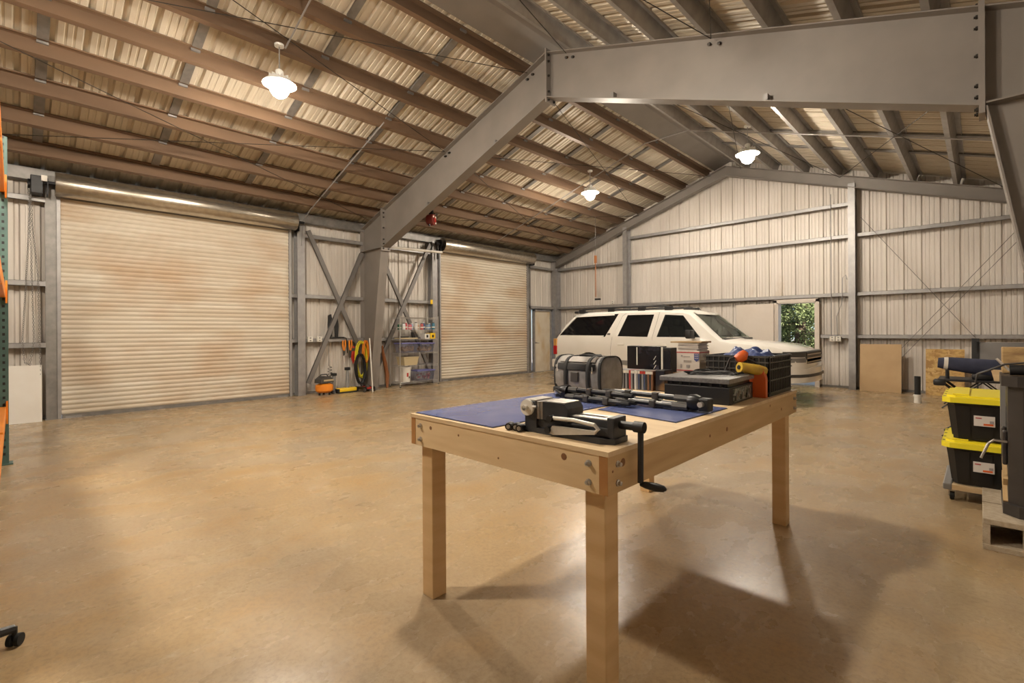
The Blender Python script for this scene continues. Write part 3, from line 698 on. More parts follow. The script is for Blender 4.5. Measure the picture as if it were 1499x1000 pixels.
t = thing('hanging_tag', 'small yellow tag hanging on the door post chain', 'tag', (-10.73, 7.93, 2.15)); MB().box(-.005, .005, -.035, .035, 0, .12, bev=.003).build('tag_plate', 'yellow', t); MB().tube([(0, 0, .12), (0, .0, .9)], .003, 5).build('cord', 'white', t)
# hoist pendant cable in the far bay
t = thing('pendant_cable', 'thin hanging pull cable with red clamp above the parked vehicle', 'cable', (-8.17, 12.0, 2.3))
MB().tube([(0, 0, 0), (0, 0, zt(-8.17) - 2.3)], .006, 5).build('cable', 'galv', t)
MB().box(-.03, .03, -.03, .03, 1.10, 1.32, bev=.006).build('clamp', 'rustc', t); MB().tube([(0, 0, .1), (0, 0, 1.1)], .014, 6).build('sleeve', 'rustc', t); MB().box(-.02, .16, -.03, .03, .0, .05, bev=.004).build('switch_box', 'black', t)
# conduits under the roof
def conduit(lab, pts, r=.012, mat='galv', nm='conduit', cat='conduit', grp=None):
    o = MB().tube(pts, r, 6).build(nm, mat, None, 50); return tag(o, lab, cat, grp)
dz = -.045
conduit('grey conduit crossing below both roof slopes near the gable lamps', [(-10.3, 9.95, zt(-10.3) + dz), (RX - .5, 9.95, zt(RX - .5) + dz), (RX + .5, 9.95, zt(RX + .5) + dz), (.6, 9.95, zt(.6) + dz)])
conduit('grey conduit climbing the roof slope beside the frame from the door post', [(-10.72, 4.42, 3.3), (-10.70, 4.45, zt(-10.7) - .1), (-10.3, 4.45, zt(-10.3) + dz), (-7.35, 4.45, zt(-7.35) + dz)])
conduit('grey conduit feeding the lamp by the first roll-up door', [(LX[0] + .05, 2.55, zt(LX[0]) + dz), (RX - .5, 2.55, zt(RX - .5) + dz)])
t = ceiling
for ya, yb in ((-1.5, 5.9), (6.1, 13.4)):
    for sg in (-1, 1):
        for d0, d1 in ((.4, 2.6), (2.6, 5.4)):
            for p, q in ((d0, d1), (d1, d0)):
                MB().tube([(RX + sg * p, ya, zt(RX + sg * p) - .06), (RX + sg * q, yb, zt(RX + sg * q) - .06)], .006, 5).build('brace_cable', 'bolt', t)
t = wall_back
for a, b in (((-1.95, 3.95), (.65, .15)), ((-1.85, .15), (.75, 3.6)), ((-1.70, .15), (.85, 3.5))): MB().tube([(a[0], 13.47, a[1]), (b[0], 13.47, b[1])], .006, 5).build('brace_cable', 'brace', t)
conduit('grey conduit running up the gable wall from the outlet boxes', [(-2.54, 13.52, 1.2), (-2.54, 13.52, 4.6)], .010)
conduit('grey curved cable looping up from the outlet boxes beside the column', [(-2.42, 13.52, 1.2), (-2.43, 13.52, 1.7), (-2.33, 13.52, 2.0), (-2.31, 13.52, 2.6), (-2.25, 13.52, 2.66), (-2.22, 13.50, 2.55)], .010)

# ---------------------------------------------------------------- workbench
TX0, TX1, TY0, TY1, TZ = -2.165, -.95, 1.465, 3.905, .955
TB = Vector(((TX0 + TX1) / 2, (TY0 + TY1) / 2, 0))
t = thing('workbench', 'long pine lumber workbench with plywood top and four square legs', 'workbench', TB)
a, b = (TX1 - TX0) / 2, (TY1 - TY0) / 2; AH = .14; ZA = TZ - .018
MB().box(-a - .004, a + .004, -b - .004, b + .004, ZA, TZ).build('plywood_top', 'ply', t)
for sx in (-1, 1):
    r = MB().box(*sorted((sx * a, sx * (a - .038))), -b, b, ZA - AH, ZA).build('apron_board', 'pine_y', t)
    for sy in (-1, 1): MB().box(*sorted((sx * (a - .001), sx * (a - .037))), *sorted((sy * b, sy * (b + .0015))), ZA - AH + .001, ZA - .001).build('end_grain', 'endgrain', r)
for sy in (-1, 1): MB().box(-a + .038, a - .038, *sorted((sy * b, sy * (b - .038))), ZA - AH, ZA).build('apron_board', 'pine_x', t)
for x in (-.2, .2): MB().box(x - .019, x + .019, -b + .04, b - .04, ZA - .09, ZA).build('joist', 'pine_y', t)
carr = MB().lathe([(.013, 0), (.013, .004), (.0085, .006), (.0085, .016), (.004, .018)], n=8).mesh('carriage_bolt', 'steel')
for sx in (-1, 1):
    for sy in (-1, 1):
        lx, ly = sx * (a - .038 - .0445), sy * (b - .038 - .0445)
        MB().box(lx - .0445, lx + .0445, ly - .0445, ly + .0445, 0, ZA, bev=.004).build('leg', 'pine', t)
        for z in (ZA - .036, ZA - .105):
            inst('bolt', carr, t, (lx - sx * .0, sy * b, z), (sy * -math.pi / 2, 0, 0))
            inst('bolt', carr, t, (sx * a, ly + .02 * sy, z), (0, sx * math.pi / 2, 0))
for (x, y, z, r, f) in ((-.44, -b, .90, .010, 'y'), (-.22, -b, .895, .006, 'y'), (.41, -b, .905, .014, 'y'), (.05, -b, .835, .005, 'y'), (a, -1.12, .90, .016, 'x'), (a, -.1, .87, .012, 'x'), (a, -.32, .87, .008, 'x'), (a, .62, .91, .008, 'x'), (a, .86, .86, .010, 'x'), (a, 1.16, .9, .005, 'x'), (a, 1.16, .83, .006, 'x'), (a, -1.19, .88, .005, 'x')):
    m = MB().lathe([(r, 0), (r * .9, .0012), (r * .3, .0016)], n=10); o = m.build('knot', 'knot', t)
    o.location = (x, y, z); o.rotation_euler = (math.pi / 2, 0, 0) if f == 'y' else (0, math.pi / 2, 0)
# blue sheets
def flat(nm, pts, lab):
    c = Vector((sum(p[0] for p in pts) / 4, sum(p[1] for p in pts) / 4, TZ))
    t = thing(nm, lab, 'mat', c)
    MB().prism([(p[0] - c.x, p[1] - c.y) for p in pts], .0015, .005, 'z').build('sheet', 'mat', t)
    q = [Vector((p[0] - c.x, p[1] - c.y, 0)) for p in pts]; n = [v * (1 + .006 / v.length) for v in q]
    MB().prism([(v.x, v.y) for v in n], 0, .0015, 'z').build('backing', 'black', t); return t
flat('plastic_sheet', [(-2.155, 1.49), (-1.565, 1.49), (-1.53, 2.56), (-2.13, 2.60)], 'large glossy blue sheet on the bare end of the workbench')
flat('plastic_sheet', [(-1.50, 2.22), (-1.02, 2.145), (-1.00, 2.72), (-1.50, 2.75)], 'smaller glossy blue sheet under the tripods')
# vise
M['vise'] = noisy('dark_blue_grey_cast_iron', (.035, .038, .045), (.055, .055, .06), 20, .42, .3, 4, bump=.1, bscale=60)
t = thing('machine_vise', 'dark cast iron machine vise with hand crank on the workbench corner', 'vise', (-1.40, 1.60, TZ), math.radians(3))
MB().prism([(-.06, -.055), (.10, -.065), (.36, -.075), (.41, -.05), (.41, .05), (.36, .075), (.10, .065), (-.06, .055)], 0, .022, 'z').build('base', 'vise', t)
MB().box(.0, .39, -.05, .05, .022, .06, bev=.004).build('bed', 'vise', t)
fj = MB().box(-.02, .045, -.062, .062, .0, .135, bev=.004).build('fixed_jaw', 'vise', t)
MB().box(.045, .06, -.06, .06, .06, .135, bev=.002).build('jaw_plate', 'steel', fj)
MB().box(-.018, .040, -.060, .060, .135, .139).build('machined_top', 'bright', fj)
dk = MB().lathe([(.034, 0), (.034, .012), (.012, .013), (.012, .03), (.008, .03)], (.0, -.062, .105), 'y', 22).build('index_disc', 'white', t, 30)
dk.data.transform(Matrix.Translation((0, -.062, 0)) @ Matrix.Scale(-1, 4, (0, 1, 0)) @ Matrix.Translation((0, .062, 0))); 
MB().lathe([(.011, -.016), (.011, .0)], (.0, -.076, .105), 'y', 10).build('disc_nut', 'black', dk)
MB().tube([(.03, -.07, .112), (.055, -.075, .112)], .006, 6).build('stop_pin', 'steel', t)
mj = MB().prism([(.075, .06), (.20, .06), (.20, .115), (.185, .135), (.075, .135)], -.058, .058).build('moving_jaw', 'vise', t)
MB().box(.062, .075, -.058, .058, .06, .135).build('jaw_plate', 'steel', mj); MB().box(.09, .183, -.052, .052, .135, .1385).build('machined_top', 'bright', mj)
sl_ = MB().box(.19, .385, -.045, .045, .06, .088, bev=.003).build('slide', 'vise', t)
MB().box(.215, .385, -.044, -.018, .088, .091).build('machined_rail', 'bright', sl_); MB().box(.215, .385, .018, .044, .088, .091).build('machined_rail', 'bright', sl_); MB().box(.345, .385, -.018, .018, .088, .091).build('machined_rail', 'bright', sl_)
MB().box(.375, .405, -.05, .05, .015, .10, bev=.004).build('end_block', 'vise', t)
# bright clamp arm on the front side
ca = MB(); ca.tube([(.14, -.072, .075), (.24, -.072, .078), (.335, -.072, .070), (.352, -.072, .055), (.335, -.072, .042), (.24, -.072, .036)], .008, 8)
ca.prism([(.12, .014), (.14, .045), (.34, .047), (.34, .035), (.145, .008)], -.08, -.066).build('clamp_arm', 'bright', t)
for x, z in ((.13, .072), (.12, .026)): MB().lathe([(.014, 0), (.014, .03), (.007, .03)], (x, -.09, z), 'y', 10).build('clamp_nut', 'black', t)
MB().lathe([(.016, 0), (.016, .07), (.02, .07), (.02, .10)], (.405, 0, .07), 'x', 12).build('lead_screw', 'black', t, 30)
cr = MB().lathe([(.021, -.02), (.021, .02)], (.485, 0, .07), 'x', 14).build('crank_hub', 'black', t, 30)
MB().tube([(.49, 0, .065), (.49, -.004, -.135)], .0115, 8).build('crank_arm', 'black', cr, 30)
MB().lathe([(.008, 0), (.013, .02), (.016, .06), (.012, .09), (.004, .1)], (.49, -.004, -.14), 'x', 12).build('crank_knob', 'black', cr, 40)
for i, (x, y) in enumerate(((-1.485, 1.515), (-1.452, 1.525), (-1.422, 1.515))):
    t = thing('socket', 'small black impact socket beside the vise', 'socket', (x, y, TZ), .4, 'sockets beside the vise')
    MB().lathe([(.0155, 0), (.0165, .004), (.0165, .04), (.012, .042)], (0, -.02, .0165), 'y', 12).build('socket_body', 'blackm', t, 30); MB().lathe([(.010, -.001), (.010, .002)], (0, -.02, .0165), 'y', 6).build('hex_opening', 'steel', t)
# duffel bag
M['bag'] = noisy('grey_canvas', (.30, .285, .27), (.21, .20, .19), 14, .6, bump=.3, bscale=25); M['web'] = plain('black_webbing', (.015, .015, .016), .7)
M['bagl'] = noisy('light_grey_flap', (.42, .39, .36), (.33, .31, .29), 10, .5, bump=.25, bscale=18)
BG = thing('duffel_bag', 'grey and black canvas duffel bag on the workbench', 'bag', (-1.955, 2.77, TZ), math.radians(-3)); BG.scale = (.80, .86, .97)
def bagring(x, w, h, n=20):
    out = []
    for k in range(n):
        a = 2 * math.pi * k / n; c, s = math.cos(a), math.sin(a); p = 3.2
        out.append((x, w * math.copysign(abs(c) ** (2 / p), c), h / 2 + h / 2 * math.copysign(abs(s) ** (2 / p), s)))
    return out
m = MB(); st = [(-.262, .10, .20), (-.258, .128, .245), (-.235, .145, .27), (-.15, .15, .268), (-.05, .152, .255), (.05, .152, .252), (.15, .15, .264), (.235, .145, .272), (.258, .128, .25), (.262, .10, .21)]
for x, w, h in st:
    m.v += [(q[0], q[1] * (1 + .02 * math.sin(9 * q[2] * 10 + x * 20)), max(q[2], .0)) for q in bagring(x, w, h)]
n = 20
for i in range(len(st) - 1):
    for k in range(n): m.f.append((i * n + k, i * n + (k + 1) % n, (i + 1) * n + (k + 1) % n, (i + 1) * n + k))
m.f += [tuple(range(n - 1, -1, -1)), tuple((len(st) - 1) * n + k for k in range(n))]
body = m.build('bag_body', 'bag', BG, 50)
def wrap(x0, x1, a0, a1, w, h, mat, nm, off=.006, seg=16):
    m = MB()
    for k in range(seg + 1):
        a = a0 + (a1 - a0) * k / seg; c, s = math.cos(a), math.sin(a); p = 3.2
        y, z = (w + off) * math.copysign(abs(c) ** (2 / p), c), max(h / 2 + (h / 2 + off) * math.copysign(abs(s) ** (2 / p), s), .001)
        m.v += [(x0, y, z), (x1, y, z)]
    m.f = [(2 * k, 2 * k + 1, 2 * k + 3, 2 * k + 2) for k in range(seg)]
    o = m.build(nm, mat, BG, 60); md = o.modifiers.new('thick', 'SOLIDIFY'); md.thickness = .004; md.offset = 0; return o
for x in (-.13, .11): wrap(x, x + .04, math.pi * .42, math.pi * 1.48, .152, .262, 'web', 'strap', .007)
for x in (-.255, .222): wrap(x, x + .03, 0, 2 * math.pi, .140, .268, 'web', 'end_piping', .004, 32)
wrap(-.19, .19, math.pi * .60, math.pi * .80, .152, .262, 'bagl', 'top_flap', .006)
wrap(-.20, .20, math.pi * .84, math.pi * .95, .152, .262, 'web', 'zip_band', .006)
MB().box(-.266, -.17, -.150, .15, 0, .045, bev=.012).build('base_guard', 'web', BG, 40)
MB().tube([(-.11, .02, .262), (-.08, .05, .268), (0, .06, .266), (.10, .05, .268), (.13, .02, .262)], .011, 7).build('carry_handle', 'web', BG, 50)
MB().box(-.05, .03, -.165, -.15, .09, .16, bev=.006).build('label_patch', 'dgrey', BG)
for x in (-.205, .17): MB().tube([(x, -.15, .20), (x + .012, -.165, .18), (x, -.155, .16)], .004, 5).build('buckle', 'chrome', BG)
# cases
random.seed(11)
CS = [('grey', (.25, .25, .27)), ('black', (.03, .03, .035)), ('dark blue', (.05, .07, .14)), ('red', (.42, .05, .05)), ('white', (.6, .6, .62)), ('brown', (.20, .10, .06))]
MC = {n: plain('case_' + n.replace(' ', '_'), c, .35) for n, c in CS}
seq = [0, 1, 0, 2, 0, 1, 0, 1, 3, 0, 1, 4, 0, 2, 1, 0, 2, 1, 5, 1, 5]
for i, q in enumerate(seq):
    nm = CS[q][0]
    t = thing('disc_case', 'upright plastic disc case with ' + nm + ' spine in the row on the workbench', 'case', (-1.975 + .0148 * i, 3.225, TZ), random.uniform(-.01, .01), 'disc cases in a row')
    MB().box(-.0068, .0068, -.065, .065, 0, .142, bev=.0015).build('case_shell', 'grey' if q in (0, 1, 2) else MC[nm], t); MB().box(-.0062, .0062, -.0662, -.065, .006, .116).build('spine_print', MC[nm], t); MB().box(-.0062, .0062, -.0664, -.065, .119, .138).build('spine_title', 'red' if q == 3 or i > 13 and i < 17 else 'white', t)
t = thing('disc_case_stack', 'dark picture case standing at the end of the disc row', 'case', (-1.625, 3.24, TZ), .0)
M['art'] = noisy('dark_cover_art', (.02, .02, .03), (.22, .12, .05), 9, .3, lo=.5, hi=.7); MB().box(-.035, .035, -.065, .065, 0, .150, bev=.003).build('case_shell', 'black', t); MB().box(.035, .036, -.06, .06, .01, .142).build('cover_print', 'art', t); MB().box(-.033, .033, -.0665, -.065, .008, .142).build('spine_print', 'art', t)
# black retail boxes on a low riser
t = thing('black_carton', 'black glossy carton with dark picture behind the disc cases', 'box', (-1.905, 3.50, TZ))
MB().box(-.145, .145, -.05, .05, 0, .31, bev=.002).build('carton', plain('gloss_black_card', (.01, .01, .012), .18), t)
M['art2'] = noisy('night_cover_art', (.008, .008, .012), (.09, .08, .11), 7, .2, lo=.5, hi=.75)
MB().box(-.04, .135, -.0515, -.05, .03, .30).build('picture_print', 'art2', t); MB().box(-.06, -.052, -.0518, -.05, .16, .30).build('white_stripe', 'white', t)
for k, z in enumerate((.10, .135, .17, .205)): MB().prism([(.085, z), (.105, z + .03), (.11, z + .03), (.09, z)], -.0520, -.0505).build('white_mark', 'white', t)
for k in range(7): MB().box(-.05 + .02 * k, -.037 + .02 * k, -.0520, -.0505, .018, .027).build('title_letter', 'white', t)
t = thing('black_carton', 'narrow black carton with white edge beside the mailing boxes', 'box', (-1.717, 3.50, TZ))
MB().box(-.035, .04, -.05, .05, 0, .30, bev=.002).build('carton', 'black', t); MB().box(-.038, -.024, -.052, -.049, .0, .305).build('white_edge', 'white', t); MB().box(-.015, .035, -.0515, -.05, .03, .28).build('picture_print', 'art2', t)
# riser board and mailing boxes
M['card'] = noisy('white_mailer_card', (.62, .57, .52), (.56, .51, .46), 5, .6); M['kraft'] = noisy('kraft_card', (.42, .29, .16), (.36, .24, .12), 6, .7)
M['bluep'] = plain('blue_print', (.05, .07, .22), .5); M['redp'] = plain('red_print', (.40, .05, .05), .5); M['greyp'] = plain('grey_print', (.30, .27, .26), .6)
t = thing('wood_riser', 'dark brown wooden box carrying the white mailing boxes', 'box', (-1.535, 3.60, TZ)); MB().box(-.14, .15, -.12, .12, 0, .10, bev=.003).build('carcass', 'endgrain', t); MB().box(-.140, .155, -.125, .125, .10, .115).build('lid_board', 'kraft', t)
t = thing('mailing_box', 'white mailing box with red stripes and blue emblem on the riser', 'box', (-1.545, 3.58, TZ + .115))
MB().box(-.105, .07, -.09, .09, 0, .165, bev=.002).build('carton', 'card', t)
for z in (.014, .148): MB().box(-.106, .071, -.091, .091, z, z + .008).build('red_stripe', 'redp', t)
MB().prism([(.030, .145), (.066, .145), (.066, .100), (.048, .085), (.030, .100)], -.0925, -.0915).build('emblem', 'bluep', t)
for z in (.108, .122, .135): MB().box(.034, .062, -.0932, -.0925, z, z + .003).build('emblem_line', 'card', t)
for x, z, w, h in ((-.07, .12, .012, .012), (-.05, .118, .05, .006), (-.075, .035, .012, .03), (-.03, .04, .03, .02), (-.05, .09, .06, .004), (-.05, .08, .06, .004)): MB().box(x, x + w, -.0925, -.0912, z, z + h).build('print_mark', 'greyp', t)
for k, (w, mt) in enumerate(((.085, 'card'), (.09, 'greyp'), (.088, 'card'), (.09, 'card'), (.086, 'greyp'), (.09, 'card'))):
    t = thing('flat_mailer', 'flat folded mailer in the stack on the mailing box', 'mailer', (-1.555 + .004 * (k % 2), 3.58, TZ + .115 + .1665 + k * .0092), .02 * (k % 3 - 1), 'flat mailers stacked on the mailing box')
    MB().box(-w, w - .02, -.088, .088, 0, .004).build('lower_panel', mt, t); MB().box(-w + .002, w - .022, -.086, .086, .004, .009).build('upper_panel', 'card', t)
o = MB().box(-.14, .10, -.09, .09, 0, .012, bev=.002).build('wooden_board', 'kraft'); o.location = (-1.56, 3.58, TZ + .115 + .1665 + 6 * .0092 + .001); tag(o, 'thin brown board lying on the flat mailers', 'board')
# black electronics device with slab lid
t = thing('black_device', 'black boxy device with grey slab lid near the workbench edge', 'device', (-1.235, 3.05, TZ), math.radians(2))
MB().box(-.19, .20, -.22, .22, .0, .10, bev=.004).build('housing', 'black', t); MB().box(-.175, .185, -.205, .205, .10, .122).build('neck', 'blackm', t)
lid = MB().box(-.215, .205, -.235, .235, .122, .150, bev=.004).build('slab_lid', noisy('speckled_grey_slab', (.13, .125, .12), (.20, .195, .19), 60, .35), t)
for k in range(6): MB().lathe([(.008, 0), (.008, .022)], (-.15 + .06 * k, -.21, .10), n=8).build('spacer', 'black', t)
M['cboard'] = noisy('circuit_clutter', (.05, .06, .05), (.30, .30, .28), 55, .4, lo=.45, hi=.6)
MB().box(.20, .206, -.16, .16, .012, .09).build('vent_panel', 'cboard', t)
for k in range(9): MB().box(.206, .212, -.15 + .034 * k, -.135 + .034 * k, .02 + .01 * (k % 3), .05 + .012 * (k % 3)).build('connector', 'steel' if k % 3 else 'dgrey', t)
m = MB(); random.seed(5)
for j in range(3):
    pts = [(.02 + .13 * math.cos(a * .9 + j) * (1 + .1 * j), .02 + .12 * math.sin(a * 1.1 + j * 2), .006 + .004 * j + .004 * math.sin(a * 3)) for a in [k * .35 for k in range(36)]]
    m.tube(pts, .0045, 5)
o = m.build('cable_coil', 'black', None, 60); o.location = (-1.24, 3.10, TZ + .151); tag(o, 'loose black cable coil lying on the grey slab lid', 'cable')
# black crate
t = thing('plastic_crate', 'black slatted plastic crate at the far corner of the workbench', 'crate', (-1.175, 3.62, TZ))
cx, cy, ch = .20, .25, .262
m = MB(); m.box(-cx, cx, -cy, cy, 0, .006)
m.build('crate_floor', 'black', t)
for sx in (-1, 1):
    w = MB().box(*sorted((sx * cx, sx * (cx - .006))), -cy, cy, .006, ch).build('side_wall', 'black', t)
    for k in range(13): y = -cy + .01 + k * .0385; MB().box(*sorted((sx * cx, sx * (cx + .006))), y, y + .006, .02, ch).build('rib', 'dgrey', w)
    for z in (.02, .10, .17, .215, .25): MB().box(*sorted((sx * cx, sx * (cx + .008))), -cy, cy, z, z + .008).build('rail', 'dgrey', w)
for sy in (-1, 1):
    w = MB().box(-cx, cx, *sorted((sy * cy, sy * (cy - .006))), .006, ch).build('end_wall', 'black', t)
    for k in range(11): x = -cx + .01 + k * .0366; MB().box(x, x + .006, *sorted((sy * cy, sy * (cy + .006))), .02, ch).build('rib', 'dgrey', w)
    for z in (.02, .10, .17, .215, .25): MB().box(-cx, cx, *sorted((sy * cy, sy * (cy + .008))), z, z + .008).build('rail', 'dgrey', w)
o = MB().box(-cx + .01, cx - .01, -cy + .01, cy - .01, ch - .03, ch - .024).build('crate_liner', 'dgrey', t)
# blue cloth bundle on the crate
M['bluec'] = noisy('blue_tarp', (.02, .035, .12), (.05, .08, .22), 12, .4, bump=.5, bscale=14)
m = MB(); nx, ny = 26, 18; random.seed(3)
for i in range(nx + 1):
    for j in range(ny + 1):
        u, v = i / nx * 2 - 1, j / ny * 2 - 1; e = max(0, 1 - abs(u) ** 4) * max(0, 1 - abs(v) ** 4)
        m.v.append((u * .15 + .012 * math.sin(7 * v), v * .19 + .012 * math.sin(6 * u), e * (.045 + .014 * math.sin(9 * u + 4 * v) + .012 * math.sin(13 * v - 5 * u) + .01 * math.sin(23 * u * v))))
for i in range(nx):
    for j in range(ny): q = i * (ny + 1) + j; m.f.append((q, q + 1, q + ny + 2, q + ny + 1))
o = m.build('blue_tarp', 'bluec', None, 80); o.location = (-1.19, 3.66, TZ + ch - .020); tag(o, 'crumpled blue tarp lying on the black crate', 'tarp')
# orange and yellow power tool
t = thing('power_tool', 'orange power tool with yellow barrel handle leaning by the crate', 'power tool', (-1.05, 3.325, TZ), 0)
M['orr'] = plain('red_orange_plastic', (.62, .11, .02), .4); M['yel2'] = noisy('yellow_brown_grip', (.60, .40, .04), (.45, .28, .04), 12, .5)
MB().tube([(-.05, -.12, .195), (.03, -.01, .175), (.055, .025, .165)], [.034, .034, .03], 14).build('barrel', 'yel2', t, 40)
MB().tube([(-.053, -.124, .196), (-.049, -.118, .195)], .014, 10).build('barrel_bore', 'black', t)
MB().prism([(.02, .19), (.06, .19), (.075, .12), (.075, 0), (.0, 0), (.0, .11)], -.022, .02).build('trigger_grip', 'orr', t)
MB().tube([(-.10, -.02, .235), (-.07, .0, .26), (-.06, .02, .285)], [.03, .036, .022], 12).build('battery_end', 'orr', t, 40)
MB().tube([(-.16, -.06, .16), (-.14, -.03, .24), (-.08, -.01, .265), (.0, .03, .22), (.04, .04, .18)], .007, 6).build('cord', 'black', t, 50)
MB().box(-.12, .0, -.02, .018, 0, .13, bev=.008).build('tool_base', 'orr', t)
# camera tripods lying on the bench
def tripod(loc, rz, lab, L=.62):
    t = thing('camera_tripod', lab, 'tripod', loc, rz)
    for k, (y, z) in enumerate(((-.03, .022), (.03, .022), (0, .062))):
        l = MB().tube([(-L / 2, y, z), (L * .20, y, z)], .014, 10).build('leg', 'blackm', t, 40)
        MB().tube([(-L / 2 - .05, y, z), (-L / 2, y, z)], [.012, .015], 8).build('rubber_tip', 'rubber', l, 40)
        for x in (-.18, .0): MB().box(x * L / .62 - .018, x * L / .62 + .018, y - .02, y + .02, z - .018, z + .02, bev=.005).build('flip_lock', 'dgrey', l)
        MB().tube([(L * .19, y * .9, z), (L * .33, y * .8, z)], .018, 8).build('leg_top', 'dgrey', l, 40)
        MB().tube([(-L * .45, y, z + .012), (L * .18, y, z + .012)], .004, 5).build('bright_edge', 'chrome', l)
    MB().lathe([(.040, 0), (.044, .03), (.035, .06)], (L * .33, 0, .047), 'x', 14).build('shoulder', 'blackm', t, 40)
    MB().box(L * .42, L * .52, -.028, .028, .008, .075, bev=.008).build('pan_head', 'black', t)
    MB().tube([(L * .47, .0, .05), (L * .40, .08, .06), (L * .25, .11, .045)], [.007, .007, .012], 8).build('pan_handle', 'black', t, 40)
    for s in (-1, 1): MB().lathe([(.014, 0), (.014, .025), (.006, .027)], (L * .46, s * .028 - (0 if s > 0 else .027), .045), 'y', 10).build('lock_knob', 'chrome', t, 30)
    return t
tripod((-1.30, 2.49, TZ + .006), math.radians(-2), 'black camera tripod lying along the blue sheet edge', .60)
tripod((-1.68, 2.40, TZ + .006), math.radians(176), 'black camera tripod lying in front of the duffel bag', .50)

# ---------------------------------------------------------------- white suv
M['carw'] = noisy('dusty_white_car_paint', (.78, .755, .71), (.74, .71, .655), 2, .22); M['carw'].node_tree.nodes['Principled BSDF'].inputs['Coat Weight'].default_value = .6
M['tint'] = plain('privacy_glass', (.006, .006, .007), .05, 0, .6)
M['glass'] = glassy('clear_car_glass', (.62, .70, .66), .02, 1.0, 1.05); M['dglass'] = glassy('tinted_car_glass', (.22, .24, .24), .02, .95, 1.1)
CAR = thing('suv', 'dusty white four door suv with black roof rails parked at the gable wall', 'car', (-7.88, 10.65, 0))
ST = [(0, .62, 1.0, 1.08, .92), (.04, .50, 1.15, 1.27, .965), (.30, .45, 1.25, 1.60, .985), (.52, .42, 1.26, 1.80, .995), (.9, .40, 1.26, 1.855, 1.0), (1.8, .4, 1.255, 1.875, 1.0), (2.8, .4, 1.235, 1.865, 1.0), (3.35, .4, 1.22, 1.835, 1.0),
      (3.52, .4, 1.215, 1.785, 1.0), (3.75, .4, 1.21, 1.59, 1.0), (4.0, .4, 1.17, 1.375, 1.0), (4.18, .4, 1.12, 1.22, .995), (4.35, .4, 1.09, 1.185, .99), (4.85, .4, 1.04, 1.15, .985), (5.15, .41, 1.0, 1.115, .965), (5.35, .43, .95, 1.06, .92), (5.48, .45, .90, 1.0, .85), (5.56, .48, .84, .93, .74), (5.60, .52, .78, .86, .62)]
def ring(s, dw=0, dz=0, zb=None):
    x, z0, zl, z1, w = s; w -= dw; z1 -= dz; z0 = zb if zb else z0; zl = min(zl, z1 - .05)
    wt = w - .05 - max(0, z1 - zl - .1) * .30
    h = [(0, z0), (w * .82, z0), (w * .985, z0 + .10), (w, (z0 + zl) * .55), (w - .02, zl), (wt, z1 - .07 if z1 - zl > .12 else (z1 + zl) / 2), (wt - .10, z1 - .012), (0, z1 + .012)]
    return [(x, -y, z) for y, z in h] + [(x, y, z) for y, z in reversed(h[1:-1])]
def loft(sts, **k):
    m = MB(); n = 14
    for s in sts: m.v += ring(s, **k)
    for i in range(len(sts) - 1):
        for j in range(n): m.f.append((i * n + j, i * n + (j + 1) % n, (i + 1) * n + (j + 1) % n, (i + 1) * n + j))
    m.f += [tuple(range(n - 1, -1, -1)), tuple((len(sts) - 1) * n + j for j in range(n))]
    return m
WIN = {'q': [(.14, 1.285), (.60, 1.735), (1.78, 1.755), (1.52, 1.28)], 'r': [(1.89, 1.27), (2.06, 1.745), (2.71, 1.74), (2.63, 1.255)], 'f': [(2.85, 1.25), (2.97, 1.735), (3.38, 1.705), (3.80, 1.245)]}
cut = []
cut.append(loft([s for s in ST if .3 <= s[0] <= 4.0], dw=.07, dz=.06, zb=.72))
for w in WIN.values(): cut.append(MB().prism(w, -1.3, 1.3))
cut.append(MB().prism([(-.78, 1.25), (.78, 1.25), (.63, 1.735), (-.63, 1.735)], 3.40, 4.35, 'x'))
for x in (1.10, 4.42):
    for s in (-1, 1): cut.append(MB().lathe([(.46, 0), (.46, .34)], (x, s * .87 - .17, .42), 'y', 28))
tmp = loft(ST).build('car_body', 'carw')
cobs = []
for c in cut:
    o = c.build('cutter', None); cobs.append(o); md = tmp.modifiers.new('b', 'BOOLEAN'); md.operation = 'DIFFERENCE'; md.object = o; md.solver = 'EXACT'
bpy.context.view_layer.update()
me = bpy.data.meshes.new_from_object(tmp.evaluated_get(bpy.context.evaluated_depsgraph_get()))
bpy.data.objects.remove(tmp, do_unlink=True)
for o in cobs: bpy.data.objects.remove(o, do_unlink=True)
me.materials.clear(); me.materials.append(M['carw'])
for p in me.polygons: p.use_smooth = True; p.material_index = 0
me.set_sharp_from_angle(angle=math.radians(32))
body = bpy.data.objects.new('car_body', me); COL.objects.link(body); body.parent = CAR
def yside(x, z, off=0):
    for s0, s1 in zip(ST, ST[1:]):
        if s0[0] <= x <= s1[0]:
            f = (x - s0[0]) / (s1[0] - s0[0]); s = [a + (b - a) * f for a, b in zip(s0, s1)]; r = ring(s)
            for (xa, ya, za), (xb, yb, zb_) in zip(r[3:6], r[4:7]):
                if za <= z <= zb_: return ya + (yb - ya) * (z - za) / (zb_ - za + 1e-9) - off
            return (r[3] if z < r[3][2] else r[5])[1] - off
    return -1
def sidepane(pts, mat, nm, off, th=.008, parent=None):
    for s in (1, -1):
        m = MB(); n = len(pts)
        for o_ in (off, off - th): m.v += [(x, s * yside(x, z, o_), z) for x, z in pts]
        m.f = [tuple(range(n)), tuple(range(2 * n - 1, n - 1, -1))] + [(i, i + n, (i + 1) % n + n, (i + 1) % n) for i in range(n)]
        m.build(nm, mat, parent or CAR)
def grow(p, d):
    c = (sum(q[0] for q in p) / len(p), sum(q[1] for q in p) / len(p)); return [(x + d * (1 if x > c[0] else -1), z + d * (1 if z > c[1] else -1)) for x, z in p]
